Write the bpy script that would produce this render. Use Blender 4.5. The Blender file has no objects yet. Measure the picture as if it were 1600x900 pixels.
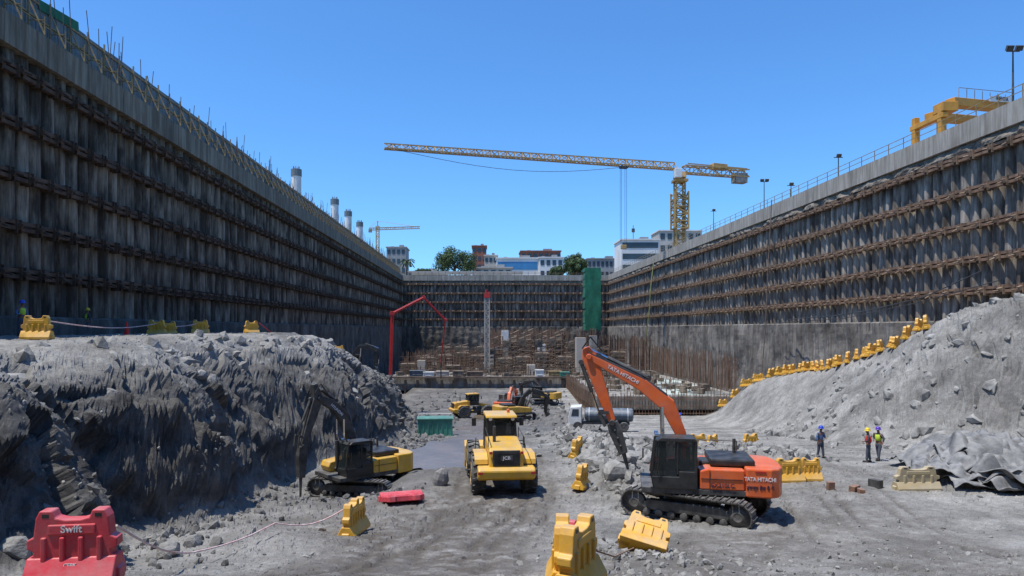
import bpy, bmesh, math, random
import numpy as np
from mathutils import Vector, Matrix, Euler, Quaternion
from mathutils.bvhtree import BVHTree
random.seed(7); RS=np.random.RandomState(5)
R=math.radians; PI=math.pi
sc=bpy.context.scene; C=sc.collection
F=1066.7; VX=754.0; VY=514.0; H=6.8
def P(px,py,Y): return Vector(((px-VX)*Y/F, Y, H-(py-VY)*Y/F))
# ---------------- materials
def mat(name,c1,c2=None,scale=3,rough=.8,metal=0,bump=0,bscale=None,dust=0,stretch=(1,1,1),lo=.35,hi=.65,dcol=(.36,.35,.33),alpha=1,coat=0,detail=6,streak=0):
    m=bpy.data.materials.new(name); m.use_nodes=True; nt=m.node_tree; N=nt.nodes; L=nt.links
    b=N['Principled BSDF']; b.inputs['Roughness'].default_value=rough; b.inputs['Metallic'].default_value=metal
    if coat: b.inputs['Coat Weight'].default_value=coat
    if c2 is None: c2=tuple(x*.72 for x in c1)
    tc=N.new('ShaderNodeTexCoord'); mp=N.new('ShaderNodeMapping'); mp.inputs['Scale'].default_value=stretch
    L.new(tc.outputs['Object'],mp.inputs[0])
    n=N.new('ShaderNodeTexNoise'); n.inputs['Scale'].default_value=scale; n.inputs['Detail'].default_value=detail; n.inputs['Roughness'].default_value=.6
    L.new(mp.outputs[0],n.inputs['Vector'])
    r=N.new('ShaderNodeValToRGB'); r.color_ramp.elements[0].position=lo; r.color_ramp.elements[1].position=hi
    r.color_ramp.elements[0].color=(*c2,1); r.color_ramp.elements[1].color=(*c1,1)
    L.new(n.outputs[0],r.inputs[0]); out=r.outputs[0]
    if streak:
        m3=N.new('ShaderNodeMapping'); m3.inputs['Scale'].default_value=(1,1,.08); L.new(tc.outputs['Object'],m3.inputs[0])
        n3=N.new('ShaderNodeTexNoise'); n3.inputs['Scale'].default_value=2.6; n3.inputs['Detail'].default_value=6; n3.inputs['Roughness'].default_value=.7; L.new(m3.outputs[0],n3.inputs['Vector'])
        r3=N.new('ShaderNodeValToRGB'); r3.color_ramp.elements[0].position=.4; r3.color_ramp.elements[1].position=.6; r3.color_ramp.elements[0].color=(.34,.27,.21,1); r3.color_ramp.elements[1].color=(1.1,1.1,1.1,1); L.new(n3.outputs[0],r3.inputs[0])
        x3=N.new('ShaderNodeMix'); x3.data_type='RGBA'; x3.blend_type='MULTIPLY'; x3.inputs[0].default_value=streak; L.new(out,x3.inputs[6]); L.new(r3.outputs[0],x3.inputs[7]); out=x3.outputs[2]
    if dust:
        n2=N.new('ShaderNodeTexNoise'); n2.inputs['Scale'].default_value=2.2; n2.inputs['Detail'].default_value=8; n2.inputs['Roughness'].default_value=.7
        L.new(tc.outputs['Object'],n2.inputs['Vector'])
        g=N.new('ShaderNodeNewGeometry'); sp=N.new('ShaderNodeSeparateXYZ'); L.new(g.outputs['Normal'],sp.inputs[0])
        mr=N.new('ShaderNodeMapRange'); mr.inputs[1].default_value=-.3; mr.inputs[2].default_value=1; mr.inputs[3].default_value=.35; mr.inputs[4].default_value=1.2
        L.new(sp.outputs[2],mr.inputs[0])
        m2=N.new('ShaderNodeMapRange'); m2.inputs[1].default_value=.38; m2.inputs[2].default_value=.66; m2.inputs[3].default_value=.1*dust; m2.inputs[4].default_value=dust
        L.new(n2.outputs[0],m2.inputs[0])
        mu=N.new('ShaderNodeMath'); mu.operation='MULTIPLY'; mu.use_clamp=True; L.new(mr.outputs[0],mu.inputs[0]); L.new(m2.outputs[0],mu.inputs[1])
        mx=N.new('ShaderNodeMix'); mx.data_type='RGBA'; L.new(mu.outputs[0],mx.inputs[0]); L.new(out,mx.inputs[6]); mx.inputs[7].default_value=(*dcol,1); out=mx.outputs[2]
    L.new(out,b.inputs['Base Color'])
    if bump:
        bn=N.new('ShaderNodeTexNoise'); bn.inputs['Scale'].default_value=bscale or scale*4; bn.inputs['Detail'].default_value=8; bn.inputs['Roughness'].default_value=.65
        L.new(mp.outputs[0],bn.inputs['Vector']); bp=N.new('ShaderNodeBump'); bp.inputs['Strength'].default_value=1; bp.inputs['Distance'].default_value=bump
        L.new(bn.outputs[0],bp.inputs['Height']); L.new(bp.outputs[0],b.inputs['Normal'])
    if alpha<1: b.inputs['Alpha'].default_value=alpha
    return m
M={}
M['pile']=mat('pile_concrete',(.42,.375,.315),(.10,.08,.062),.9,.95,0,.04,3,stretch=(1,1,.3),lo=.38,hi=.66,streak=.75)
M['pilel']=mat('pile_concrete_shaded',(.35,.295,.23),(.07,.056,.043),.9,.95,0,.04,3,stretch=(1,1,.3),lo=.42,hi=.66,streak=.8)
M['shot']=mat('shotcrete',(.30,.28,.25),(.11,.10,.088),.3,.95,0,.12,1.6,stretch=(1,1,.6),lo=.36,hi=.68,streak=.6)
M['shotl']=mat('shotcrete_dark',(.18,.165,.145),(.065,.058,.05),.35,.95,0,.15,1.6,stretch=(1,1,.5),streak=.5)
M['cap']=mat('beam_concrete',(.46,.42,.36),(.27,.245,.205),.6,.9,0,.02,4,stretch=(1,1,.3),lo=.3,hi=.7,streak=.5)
M['capl']=mat('beam_concrete_shaded',(.28,.24,.18),(.14,.12,.09),.6,.9,0,.02,4,stretch=(1,1,.3),lo=.3,hi=.7,streak=.65)  # copy of the beam concrete, darkened and warmed for the shaded left wall
M['soil']=mat('soil',(.28,.24,.19),(.10,.08,.062),1.2,1,0,.15,3)
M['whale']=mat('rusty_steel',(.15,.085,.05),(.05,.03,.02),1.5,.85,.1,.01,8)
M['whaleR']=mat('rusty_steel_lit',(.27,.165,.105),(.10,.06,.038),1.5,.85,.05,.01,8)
M['anchor']=mat('anchor_steel',(.36,.25,.17),(.13,.085,.055),2,.8,.1)
M['ochre']=mat('ochre_steel',(.40,.28,.13),(.19,.14,.07),2,.7)
M['hoard']=mat('hoarding_sheet',(.2,.235,.245),(.11,.135,.145),.6,.7,.1,.03,2,stretch=(1,8,.2))
M['conc']=mat('concrete',(.38,.36,.33),(.18,.17,.15),.8,.9,0,.02,6,streak=.5)
M['concl']=mat('pale_concrete',(.80,.78,.74),(.6,.58,.55),.7,.85)
M['rebar']=mat('rebar',(.27,.165,.11),(.12,.078,.054),1,.8,.1)
M['scaf']=mat('scaffold_steel',(.23,.165,.125),(.11,.082,.065),1,.7,.2)
M['form']=mat('formwork_ply',(.33,.26,.19),(.08,.068,.057),.8,.9,streak=.4)
M['net']=mat('green_net',(.025,.2,.11),(.012,.09,.05),.7,.9,0,.05,3,stretch=(1,1,.4))
M['turq']=mat('curing_sheet',(.46,.52,.47),(.13,.13,.12),.22,.8,lo=.46,hi=.58)
M['cy']=mat('crane_yellow',(.56,.35,.12),(.38,.23,.08),1,.6)
M['gy']=mat('gantry_yellow',(.70,.31,.02),(.5,.23,.02),1,.55,dust=.15)
M['or']=mat('orange_paint',(.85,.14,.012),(.68,.1,.01),2,.42,0,dust=.32,coat=.15)
M['yel']=mat('yellow_paint',(.82,.46,.018),(.66,.36,.015),2,.4,0,dust=.45,coat=.2)
M['yelf']=mat('yellow_paint_far',(.7,.4,.03),(.55,.3,.02),2,.5,0,dust=.4)
M['bar']=mat('yellow_plastic',(.87,.46,.015),(.68,.34,.012),3,.5,0,.004,20,dust=.5)
M['barred']=mat('red_plastic',(.74,.035,.06),(.58,.025,.045),3,.45,0,.004,20,dust=.45)
M['barbeige']=mat('beige_plastic',(.55,.43,.22),(.42,.32,.17),3,.6,0,dust=.6)
M['blk']=mat('black_steel',(.018,.018,.018),(.01,.01,.01),3,.45,0,dust=.16)
M['drk']=mat('dark_steel',(.055,.053,.05),(.024,.023,.022),3,.55,.2,dust=.45)
M['trk']=mat('track_steel',(.085,.075,.067),(.03,.028,.026),5,.6,.3,.01,20,dust=.6)
M['rub']=mat('tyre_rubber',(.03,.03,.03),(.018,.018,.018),4,.85,0,dust=.6)
M['chrome']=mat('chrome_rod',(.7,.7,.7),(.6,.6,.6),2,.2,1)
M['glass']=mat('cab_glass',(.03,.04,.045),(.02,.03,.03),1,.06,0,alpha=.55)
M['white']=mat('white_paint',(.78,.78,.77),(.62,.62,.6),1.5,.5,dust=.25)
M['whit2']=mat('white_marking',(.8,.8,.8),(.75,.75,.75),1.5,.6)
M['navy']=mat('navy_lettering',(.02,.02,.05),(.02,.02,.05),1,.6)
M['red']=mat('red_paint',(.56,.02,.02),(.4,.015,.015),1,.45,dust=.12)
M['green']=mat('green_paint',(.03,.28,.19),(.02,.16,.11),1,.5,dust=.4)
M['blue']=mat('blue_paint',(.07,.11,.16),(.045,.07,.10),1,.5,dust=.5)
M['bglass']=mat('blue_glass',(.06,.24,.48),(.04,.16,.33),.2,.15)
M['dglass']=mat('window_glass',(.05,.07,.09),(.03,.04,.05),.2,.2)
M['bwhite']=mat('white_render',(.78,.76,.72),(.62,.6,.57),.1,.8)
M['bcream']=mat('cream_render',(.55,.5,.43),(.4,.36,.31),.1,.8)
M['bgrey']=mat('grey_render',(.36,.36,.35),(.24,.24,.235),.1,.8)
M['bbrown']=mat('brick_render',(.36,.13,.075),(.23,.09,.06),.1,.8)
M['bark']=mat('bark',(.10,.075,.055),(.05,.04,.03),2,.9)
M['leaf']=mat('leaf',(.085,.13,.04),(.03,.055,.018),.5,.8)
M['palm']=mat('palm_leaf',(.05,.075,.03),(.03,.045,.02),.5,.8)
M['skin']=mat('skin_tone',(.24,.12,.075),(.2,.1,.06),6,.6)
M['redv']=mat('red_vest',(.8,.04,.03),(.65,.03,.02),6,.8)
M['yelv']=mat('lime_vest',(.55,.7,.06),(.45,.6,.05),6,.8)
M['shirtb']=mat('blue_shirt',(.12,.2,.36),(.08,.14,.27),6,.9)
M['shirtd']=mat('dark_shirt',(.07,.07,.085),(.05,.05,.06),6,.9)
M['trou']=mat('trousers',(.09,.1,.13),(.06,.07,.09),6,.9)
M['helb']=mat('blue_helmet',(.02,.07,.55),(.02,.06,.45),6,.35)
M['hely']=mat('yellow_helmet',(.8,.6,.02),(.7,.5,.02),6,.35)
M['helv']=mat('violet_helmet',(.1,.04,.4),(.1,.04,.35),6,.35)
M['rock']=mat('rock',(.37,.36,.335),(.19,.183,.17),1.6,.95,0,.05,7)
M['rockd']=mat('rock_dark',(.24,.232,.217),(.10,.097,.092),1.6,.95,0,.05,7)
M['belt']=mat('rubber_sheet',(.20,.20,.20),(.085,.085,.085),2,.65,0,.02,9,dust=.6)
M['brick']=mat('brown_block',(.28,.15,.09),(.2,.1,.06),5,.9,0,.02,20,dust=.3)
M['tape']=mat('tape',(.7,.62,.6),(.6,.3,.28),6,.7)
M['hose']=mat('hose',(.35,.36,.12),(.25,.26,.1),2,.7)
M['sack']=mat('sack',(.3,.29,.28),(.2,.19,.19),4,.9,0,.03,9)
# ---------------- mesh builder
class MB:
    def __init__(s): s.v=[]; s.f=[]
    def add(s,vs,fs):
        o=len(s.v); s.v.extend([tuple(p) for p in vs]); s.f.extend([tuple(i+o for i in f) for f in fs]); return s
    def box(s,c,d,rot=None,tap=1.0):
        vs=[]
        for z in(-.5,.5):
            k=tap if z>0 else 1
            for x,y in((-.5,-.5),(.5,-.5),(.5,.5),(-.5,.5)): vs.append(Vector((x*d[0]*k,y*d[1]*k,z*d[2])))
        if rot is not None:
            m=Euler(rot).to_matrix() if not isinstance(rot,(Matrix,Quaternion)) else (rot if isinstance(rot,Matrix) else rot.to_matrix())
            vs=[m@v for v in vs]
        c=Vector(c); return s.add([v+c for v in vs],[(3,2,1,0),(4,5,6,7),(0,1,5,4),(1,2,6,5),(2,3,7,6),(3,0,4,7)])
    def beam(s,p,q,w,h=None):
        p=Vector(p);q=Vector(q);d=q-p
        if d.length<1e-6: return s
        x=d.normalized(); up=Vector((0,0,1)) if abs(x.z)<.95 else Vector((0,1,0)); y=up.cross(x).normalized(); z=x.cross(y)
        m=Matrix((x,y,z)).transposed(); return s.box((p+q)/2,(d.length,w,h or w),m)
    def tube(s,p,q,r,r2=None,n=8,cap=True):
        p=Vector(p);q=Vector(q);d=(q-p)
        if d.length<1e-6: return s
        x=d.normalized(); up=Vector((0,0,1)) if abs(x.z)<.95 else Vector((0,1,0)); y=up.cross(x).normalized(); z=x.cross(y); r2=r if r2 is None else r2
        vs=[p+(y*math.cos(2*PI*i/n)+z*math.sin(2*PI*i/n))*r for i in range(n)]+[q+(y*math.cos(2*PI*i/n)+z*math.sin(2*PI*i/n))*r2 for i in range(n)]
        fs=[(i,(i+1)%n,n+(i+1)%n,n+i) for i in range(n)]
        if cap: fs+=[tuple(range(n))[::-1],tuple(range(n,2*n))]
        return s.add(vs,fs)
    def path(s,pts,r,n=6):
        for a,b in zip(pts[:-1],pts[1:]): s.tube(a,b,r,n=n)
        return s
    def prism(s,poly,a,b,ax='y'):
        n=len(poly); f={'y':lambda u,v,t:(u,t,v),'x':lambda u,v,t:(t,u,v),'z':lambda u,v,t:(u,v,t)}[ax]
        vs=[f(u,v,a) for u,v in poly]+[f(u,v,b) for u,v in poly]
        return s.add(vs,[tuple(range(n)),tuple(range(2*n-1,n-1,-1))]+[(i,n+i,n+(i+1)%n,(i+1)%n) for i in range(n)])
    def rib(s,pts,hw,a,b):
        up=[];dn=[]
        for i,(x,z) in enumerate(pts):
            p0=pts[max(i-1,0)];p1=pts[min(i+1,len(pts)-1)]; dx,dz=p1[0]-p0[0],p1[1]-p0[1]; l=math.hypot(dx,dz); nx,nz=-dz/l,dx/l
            up.append((x+nx*hw[i],z+nz*hw[i])); dn.append((x-nx*hw[i],z-nz*hw[i]))
        return s.prism(up+dn[::-1],a,b)
    def lathe(s,prof,c,axis='y',n=20):
        c=Vector(c); vs=[]
        for r,t in prof:
            for i in range(n):
                a=2*PI*i/n; u,v=r*math.cos(a),r*math.sin(a)
                vs.append(c+Vector({'y':(u,t,v),'z':(u,v,t),'x':(t,u,v)}[axis]))
        k=len(prof); fs=[(j*n+i,j*n+(i+1)%n,(j+1)*n+(i+1)%n,(j+1)*n+i) for j in range(k-1) for i in range(n)]
        fs+=[tuple(range(n)),tuple(range((k-1)*n,k*n))]
        return s.add(vs,fs)
    def build(s,name,m,parent=None,bev=0,smooth=False,loc=None,rot=None):
        me=bpy.data.meshes.new(name); me.from_pydata(s.v,[],s.f)
        if len(s.f)<30000:
            bm=bmesh.new(); bm.from_mesh(me); bmesh.ops.recalc_face_normals(bm,faces=bm.faces); bm.to_mesh(me); bm.free()
        me.materials.append(M[m] if isinstance(m,str) else m)
        if smooth: me.polygons.foreach_set('use_smooth',[True]*len(me.polygons))
        o=bpy.data.objects.new(name,me); C.objects.link(o); o.parent=parent
        if bev:
            b=o.modifiers.new('b','BEVEL'); b.width=bev; b.segments=2; b.limit_method='ANGLE'; b.angle_limit=R(35)
        if loc is not None: o.location=loc
        if rot is not None: o.rotation_euler=rot
        return o
def tag(o,label=None,cat=None,group=None,kind=None):
    if label:o['label']=label
    if cat:o['category']=cat
    if group:o['group']=group
    if kind:o['kind']=kind
    return o
def thing(name,label,cat,loc=(0,0,0),rz=0,group=None,scale=None):
    o=bpy.data.objects.new(name,None); C.objects.link(o); o.location=loc; o.rotation_euler=(0,0,rz); o.empty_display_size=.3
    if scale: o.scale=(scale,)*3
    return tag(o,label,cat,group)
def dup(o,loc=None,rot=None,label=None,group=None,scale=None,cat=None):
    def rec(a,par):
        c=a.copy(); C.objects.link(c); c.parent=par
        for ch in list(a.children): rec(ch,c)
        return c
    c=rec(o,None)
    if loc is not None:c.location=loc
    if rot is not None:c.rotation_euler=rot
    if scale is not None:c.scale=scale
    return tag(c,label,cat,group)
def text(s,size,m,parent,loc,rot,name='lettering',ext=.004,sx=1,spc=1):
    cu=bpy.data.curves.new(name,'FONT'); cu.body=s; cu.size=size; cu.extrude=ext; cu.align_x='CENTER'; cu.align_y='CENTER'; cu.offset=size*.012; cu.space_character=spc
    t=bpy.data.objects.new('tmp',cu); C.objects.link(t); dg=bpy.context.evaluated_depsgraph_get(); me=bpy.data.meshes.new_from_object(t.evaluated_get(dg)); bpy.data.objects.remove(t)
    me.materials.clear(); me.materials.append(M[m]); o=bpy.data.objects.new(name,me); C.objects.link(o); o.parent=parent; o.location=loc; o.rotation_euler=rot; o.scale=(sx,1,1); return o
# ---------------- numpy noise
def hsh(i,j,k,s=0):
    n=(i*374761393+j*668265263+k*1274126177+s*974711)&0xffffffff
    n=((n^(n>>13))*1274126177)&0xffffffff
    n=((n^(n>>15))*1103515245)&0xffffffff
    return ((n^(n>>16))&0xffff)/65535.
def vn(x,y,z,s=0):
    i=np.floor(x).astype(np.int64);j=np.floor(y).astype(np.int64);k=np.floor(z).astype(np.int64)
    u=x-i;v=y-j;w=z-k;u=u*u*(3-2*u);v=v*v*(3-2*v);w=w*w*(3-2*w)
    def l(a,b,t):return a+(b-a)*t
    return l(l(l(hsh(i,j,k,s),hsh(i+1,j,k,s),u),l(hsh(i,j+1,k,s),hsh(i+1,j+1,k,s),u),v),l(l(hsh(i,j,k+1,s),hsh(i+1,j,k+1,s),u),l(hsh(i,j+1,k+1,s),hsh(i+1,j+1,k+1,s),u),v),w)*2-1
def fbm(x,y,z,o=4,s=0,g=.5):
    t=0;a=1;q=0
    for k in range(o):
        t=t+a*vn(x*2**k,y*2**k,z*2**k,s+k); q+=a; a*=g
    return t/q
def facet(x,y,z,s=0,g=.8):
    i=np.floor(x).astype(np.int64);j=np.floor(y).astype(np.int64);k=np.floor(z).astype(np.int64)
    bd=np.full(x.shape,9e9); val=np.zeros(x.shape)
    for a in(-1,0,1):
        for b in(-1,0,1):
            for c in(-1,0,1):
                I=i+a;J=j+b;K=k+c
                dx=x-(I+hsh(I,J,K,s+1));dy=y-(J+hsh(I,J,K,s+2));dz=z-(K+hsh(I,J,K,s+3))
                d=dx*dx+dy*dy+dz*dz
                m=d<bd
                if not m.any(): continue
                h=(hsh(I,J,K,s+4)-.5)+(dx*(hsh(I,J,K,s+5)-.5)+dy*(hsh(I,J,K,s+6)-.5)+dz*(hsh(I,J,K,s+7)-.5))*g
                bd=np.where(m,d,bd); val=np.where(m,h,val)
    return val
# ---------------- terrain
I=np.interp
XTY=[6,10,17,22,28,35,40,46,51,62,75,95]; XTX=[-7.4,-8.2,-9,-9.6,-9.7,-9.8,-7.4,-6,-6,-6.6,-8,-11]
FLY=[34,60,80,100,110,127,218]; FLZ=[0,-2.5,-4.3,-5.6,-5.6,-4.4,-5]
def ledge(X,Y):
    z1=I(Y,[10,40,48,54,62,78,90,112],[6.2,6.4,6.3,5.2,3.5,3.2,0,-5.8]); z2=I(Y,[10,40,64,78,90,112],[6.2,6.4,6.4,4.3,0,-5.8])
    k=np.clip((-X-14.5)/3,0,1); return z1*(1-k)+np.maximum(z1,z2)*k
def base(X,Y):
    near=.0108*np.maximum(0,27-Y)**2; near=np.where(near>2.6,2.6+np.tanh((near-2.6)/.75)*.75,near)
    fl=near+I(Y,FLY,FLZ)
    xt=I(Y,XTY,XTX)+.9*np.sin(Y*.55)*np.clip((34-Y)/6,0,1)
    w=I(Y,[10,20,30,42,50,60,75,95],[4.5,4.8,4.8,5.5,6,5,7,9]); zt=ledge(X,Y)
    fl=fl-1.1*np.exp(-(((X+7.3)/3.2)**4+((Y-32.5)/4.2)**4))
    t=np.clip((xt-X)/w,0,1); s=I(t,[0,.12,.36,.5,.7,.86,1],[0,.09,.60,.70,.90,.97,1])
    zl=np.maximum(zt-fl,0)*s
    xf=I(Y,[25,34,38,41,45,50,60,67,75,85,95],[44,38,33,29,27,25.5,26,27,27,27.5,31]); zr=I(Y,[30,38,45,50,53,57,63,70,80,86,96,110],[7,8.3,9.5,8.3,7.4,6.1,4.5,3.0,1.2,-.1,-2.4,-5.6])
    tr=np.clip((X-xf)/I(Y,[60,80],[10.5,6.5]),0,1); sr=I(tr,[0,.25,.5,.8,1],[0,.16,.52,.9,1]); zz=np.maximum(zr-fl,0)*sr
    rx=I(Y,[24,30,40,50,58],[6.6,6.0,6.4,7.2,6.4]); rr=np.exp(-((X-rx)/1.3)**2)*I(Y,[26,29,33,50,58,62],[0,.7,.9,.9,.5,0])
    r2=np.exp(-((Y-(37+.1*(X-12)))/2.2)**2)*I(X,[6,8,14,17,19],[0,.8,.8,.45,0])
    r3=1.8*np.exp(-(((X+8.5)/2.2)**2+((Y-72)/5)**2))+1.2*np.exp(-(((X-10)/3)**2+((Y-80)/4)**2))
    hp=1.15*np.exp(-(((X-23.2)/2.9)**4+((Y-31.4)/2.2)**4))
    pud=-.32*np.exp(-(((X+2.2)/2.1)**4+((Y-38.5)/5)**4))
    nb=.5*np.exp(-(((X+6.5)/2.6)**2+((Y-19.5)/2.2)**2))+.18*np.exp(-(((X-3.8)/1.6)**2+((Y-16)/2.5)**2))+.15*np.exp(-(((X+5.5)/3)**2+((Y-28.6)/.9)**2))
    e=lambda a:np.clip(a,0,1)
    cm=e(4*s*(1-s)*1.5)*e((zt-fl)/2); cm=np.maximum(cm,.35*e(s*1.2)*e((1.3-((xt-X)/w))*1.2)*e((zt-fl)/2))
    cr=e(sr*(1.2-tr)*3.2)*I(X-0*Y,[25,31],[.3,1])*I(Y,[48,56],[1,.25])
    rub=np.maximum(np.maximum(rr,r2),e(r3))
    return fl+zl+zz+rr+r2+r3+hp+pud+nb,cm,cr,rub,t,s,fl,nb
nr=580; ss=np.concatenate([np.linspace(-.95,-.63,50),np.linspace(-.62,-.11,350),np.linspace(-.1,.45,180),np.linspace(.453,.98,230)]); nc=len(ss)
ys=2.0*np.exp(np.linspace(0,1,nr)**.82*math.log(219.0/2.0))
Y,S=np.meshgrid(ys,ss,indexing='ij'); X=np.clip(S*(Y+3),-26.6,41)
Y=Y+0*S
Z,cm,cr,rub,tl,sl,fl,nb=base(X,Y)
ZL=ledge(X,Y); X0=X.copy(); Y0=Y.copy()
e=.35
gx=(base(X+e,Y)[0]-base(X-e,Y)[0])/(2*e); gy=(base(X,Y+e)[0]-base(X,Y-e)[0])/(2*e)
nl=np.sqrt(1+gx*gx+gy*gy); nx,ny,nz=-gx/nl,-gy/nl,1/nl
cliff=np.maximum(cm,cr)
q=(X+.5*vn(X/1.3,Y/1.3,Z/1.3,1),Y+.5*vn(X/1.3,Y/1.3,Z/1.3,2),Z)
k1=np.where(X>10,.62,1.)
d=cliff*(k1*(.62*facet(q[0]/3.0,q[1]/3.0,q[2]/2.4,3,.9)+.30*facet(q[0]/1.2,q[1]/1.2,q[2]/1.1,20,.8)+.13*facet(q[0]/.5,q[1]/.5,q[2]/.5,40,.7)+.055*facet(q[0]/.24,q[1]/.24,q[2]/.24,45,.6))+.8*fbm(X/4,Y/4,Z/4,4,60,.5)+.16*fbm(X/.8,Y/.8,Z/.8,4,66,.6))
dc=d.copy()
rb=np.clip(rub*1.2+nb*.5,0,1)
d+=rb*(.4*facet(X/.9,Y/.9,Z/.9,70)+.2*facet(X/.4,Y/.4,Z/.4,71))
flat=1-np.clip(cliff,0,1)
bn=np.clip((fbm(X/5,Y/5,0*X,2,5)+.1)*2.2,0,1)
bench=np.clip((sl-.85)*6,0,1)
d+=flat*(.10*fbm(X/3.2,Y/3.2,0*X,3,80)+.06*fbm(X/.6,Y/.6,0*X,4,81,.6)+(.035+.07*bn)*facet(X/.28,Y/.28,0*X,82)+bench*.15*fbm(X/1.3,Y/1.3,0*X,3,85))
path=I(Y,[5,12,20,28,40,60,100],[-3.0,-2.2,-.9,.6,1.2,.8,0]); u=X-path+.25*vn(0*X,Y/5,0*X,9)
ruts=0
for c in(-1.6,-1.0,-.3,.85,1.45,2.3): ruts=ruts+np.exp(-((u-c-.15*vn(0*X,Y/3,0*X+c,19))/.17)**2)
p2=I(Y,[5,12,20,30,40],[9.5,9.2,10.5,13.5,16]); u2=X-p2
for c in(-1.2,-.6,.9,1.5,3.1,3.7): ruts=ruts+.8*np.exp(-((u2-c)/.15)**2)*(Y<44)
p3=I(Y,[5,10,18,26],[-1.,1.5,6.,10]); u3=X-p3
for c in(-1.3,-.9,1.1,1.6): ruts=ruts+.7*np.exp(-((u3-c)/.18)**2)*(Y<26)
p4=I(Y,[5,12,20,27],[-5.5,-4.2,-2.5,.5]); u4=X-p4
for c in(-.9,.9): ruts=ruts+.7*np.exp(-((u4-c)/.2)**2)*(Y<26)
ruts=ruts*np.clip(.7+.9*fbm(X/1.5,Y/2.5,0*X,3,91),0,1.3)
d-=flat*(.08*ruts*(1+.6*np.sin(Y*16)))
X=X+nx*d;Y=Y+ny*d*.6;Z=Z+nz*d
lim=ZL+.12+.14*fbm(X0/1.1,Y0/1.1,0*X0,4,88)
Z=np.where((tl>.3)&(Z>lim),lim+(Z-lim)*.15,Z)
V=np.stack([X,Y,Z],-1).reshape(-1,3)
idx=np.arange(nr*nc).reshape(nr,nc); fa=np.stack([idx[:-1,:-1],idx[:-1,1:],idx[1:,1:],idx[1:,:-1]],-1).reshape(-1,4)
me=bpy.data.meshes.new('pit_floor'); me.from_pydata(V.tolist(),[],fa.tolist())
ca=me.color_attributes.new('m','FLOAT_COLOR','POINT')
low=np.clip((tl>.0)*(1-np.clip((sl-.55)/.35,0,1)),0,1)*np.clip((sl>.01)*1.,0,1)  # mask for shade painted onto the lower left cliff face
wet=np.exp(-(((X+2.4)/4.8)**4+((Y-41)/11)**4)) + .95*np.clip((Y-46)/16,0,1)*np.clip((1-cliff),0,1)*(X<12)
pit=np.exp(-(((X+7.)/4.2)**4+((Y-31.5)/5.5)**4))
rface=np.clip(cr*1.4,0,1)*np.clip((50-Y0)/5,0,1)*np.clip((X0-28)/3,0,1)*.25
dark=np.clip(low*cm*1.5+.65*pit+rface+np.clip(-dc*1.1,0,.4)*np.clip(cliff*2,0,1),0,1)  # painted occlusion in crevices and lower cliff shade; trench and right face also darkened
dirt=np.clip(np.exp(-((u-.0)/2.8)**4)*np.clip((44-Y)/10,0,1)*1.0+.7*np.exp(-(((X+5)/4.)**2+((Y-24)/6)**2))+.75*np.exp(-((u3)/2.4)**4)*(Y<22)+.45*np.exp(-((u2-1)/3)**4)*(Y<44),0,1)
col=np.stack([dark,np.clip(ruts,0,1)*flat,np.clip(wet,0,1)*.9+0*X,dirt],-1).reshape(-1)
ca.data.foreach_set('color',col.astype(np.float32))
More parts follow.
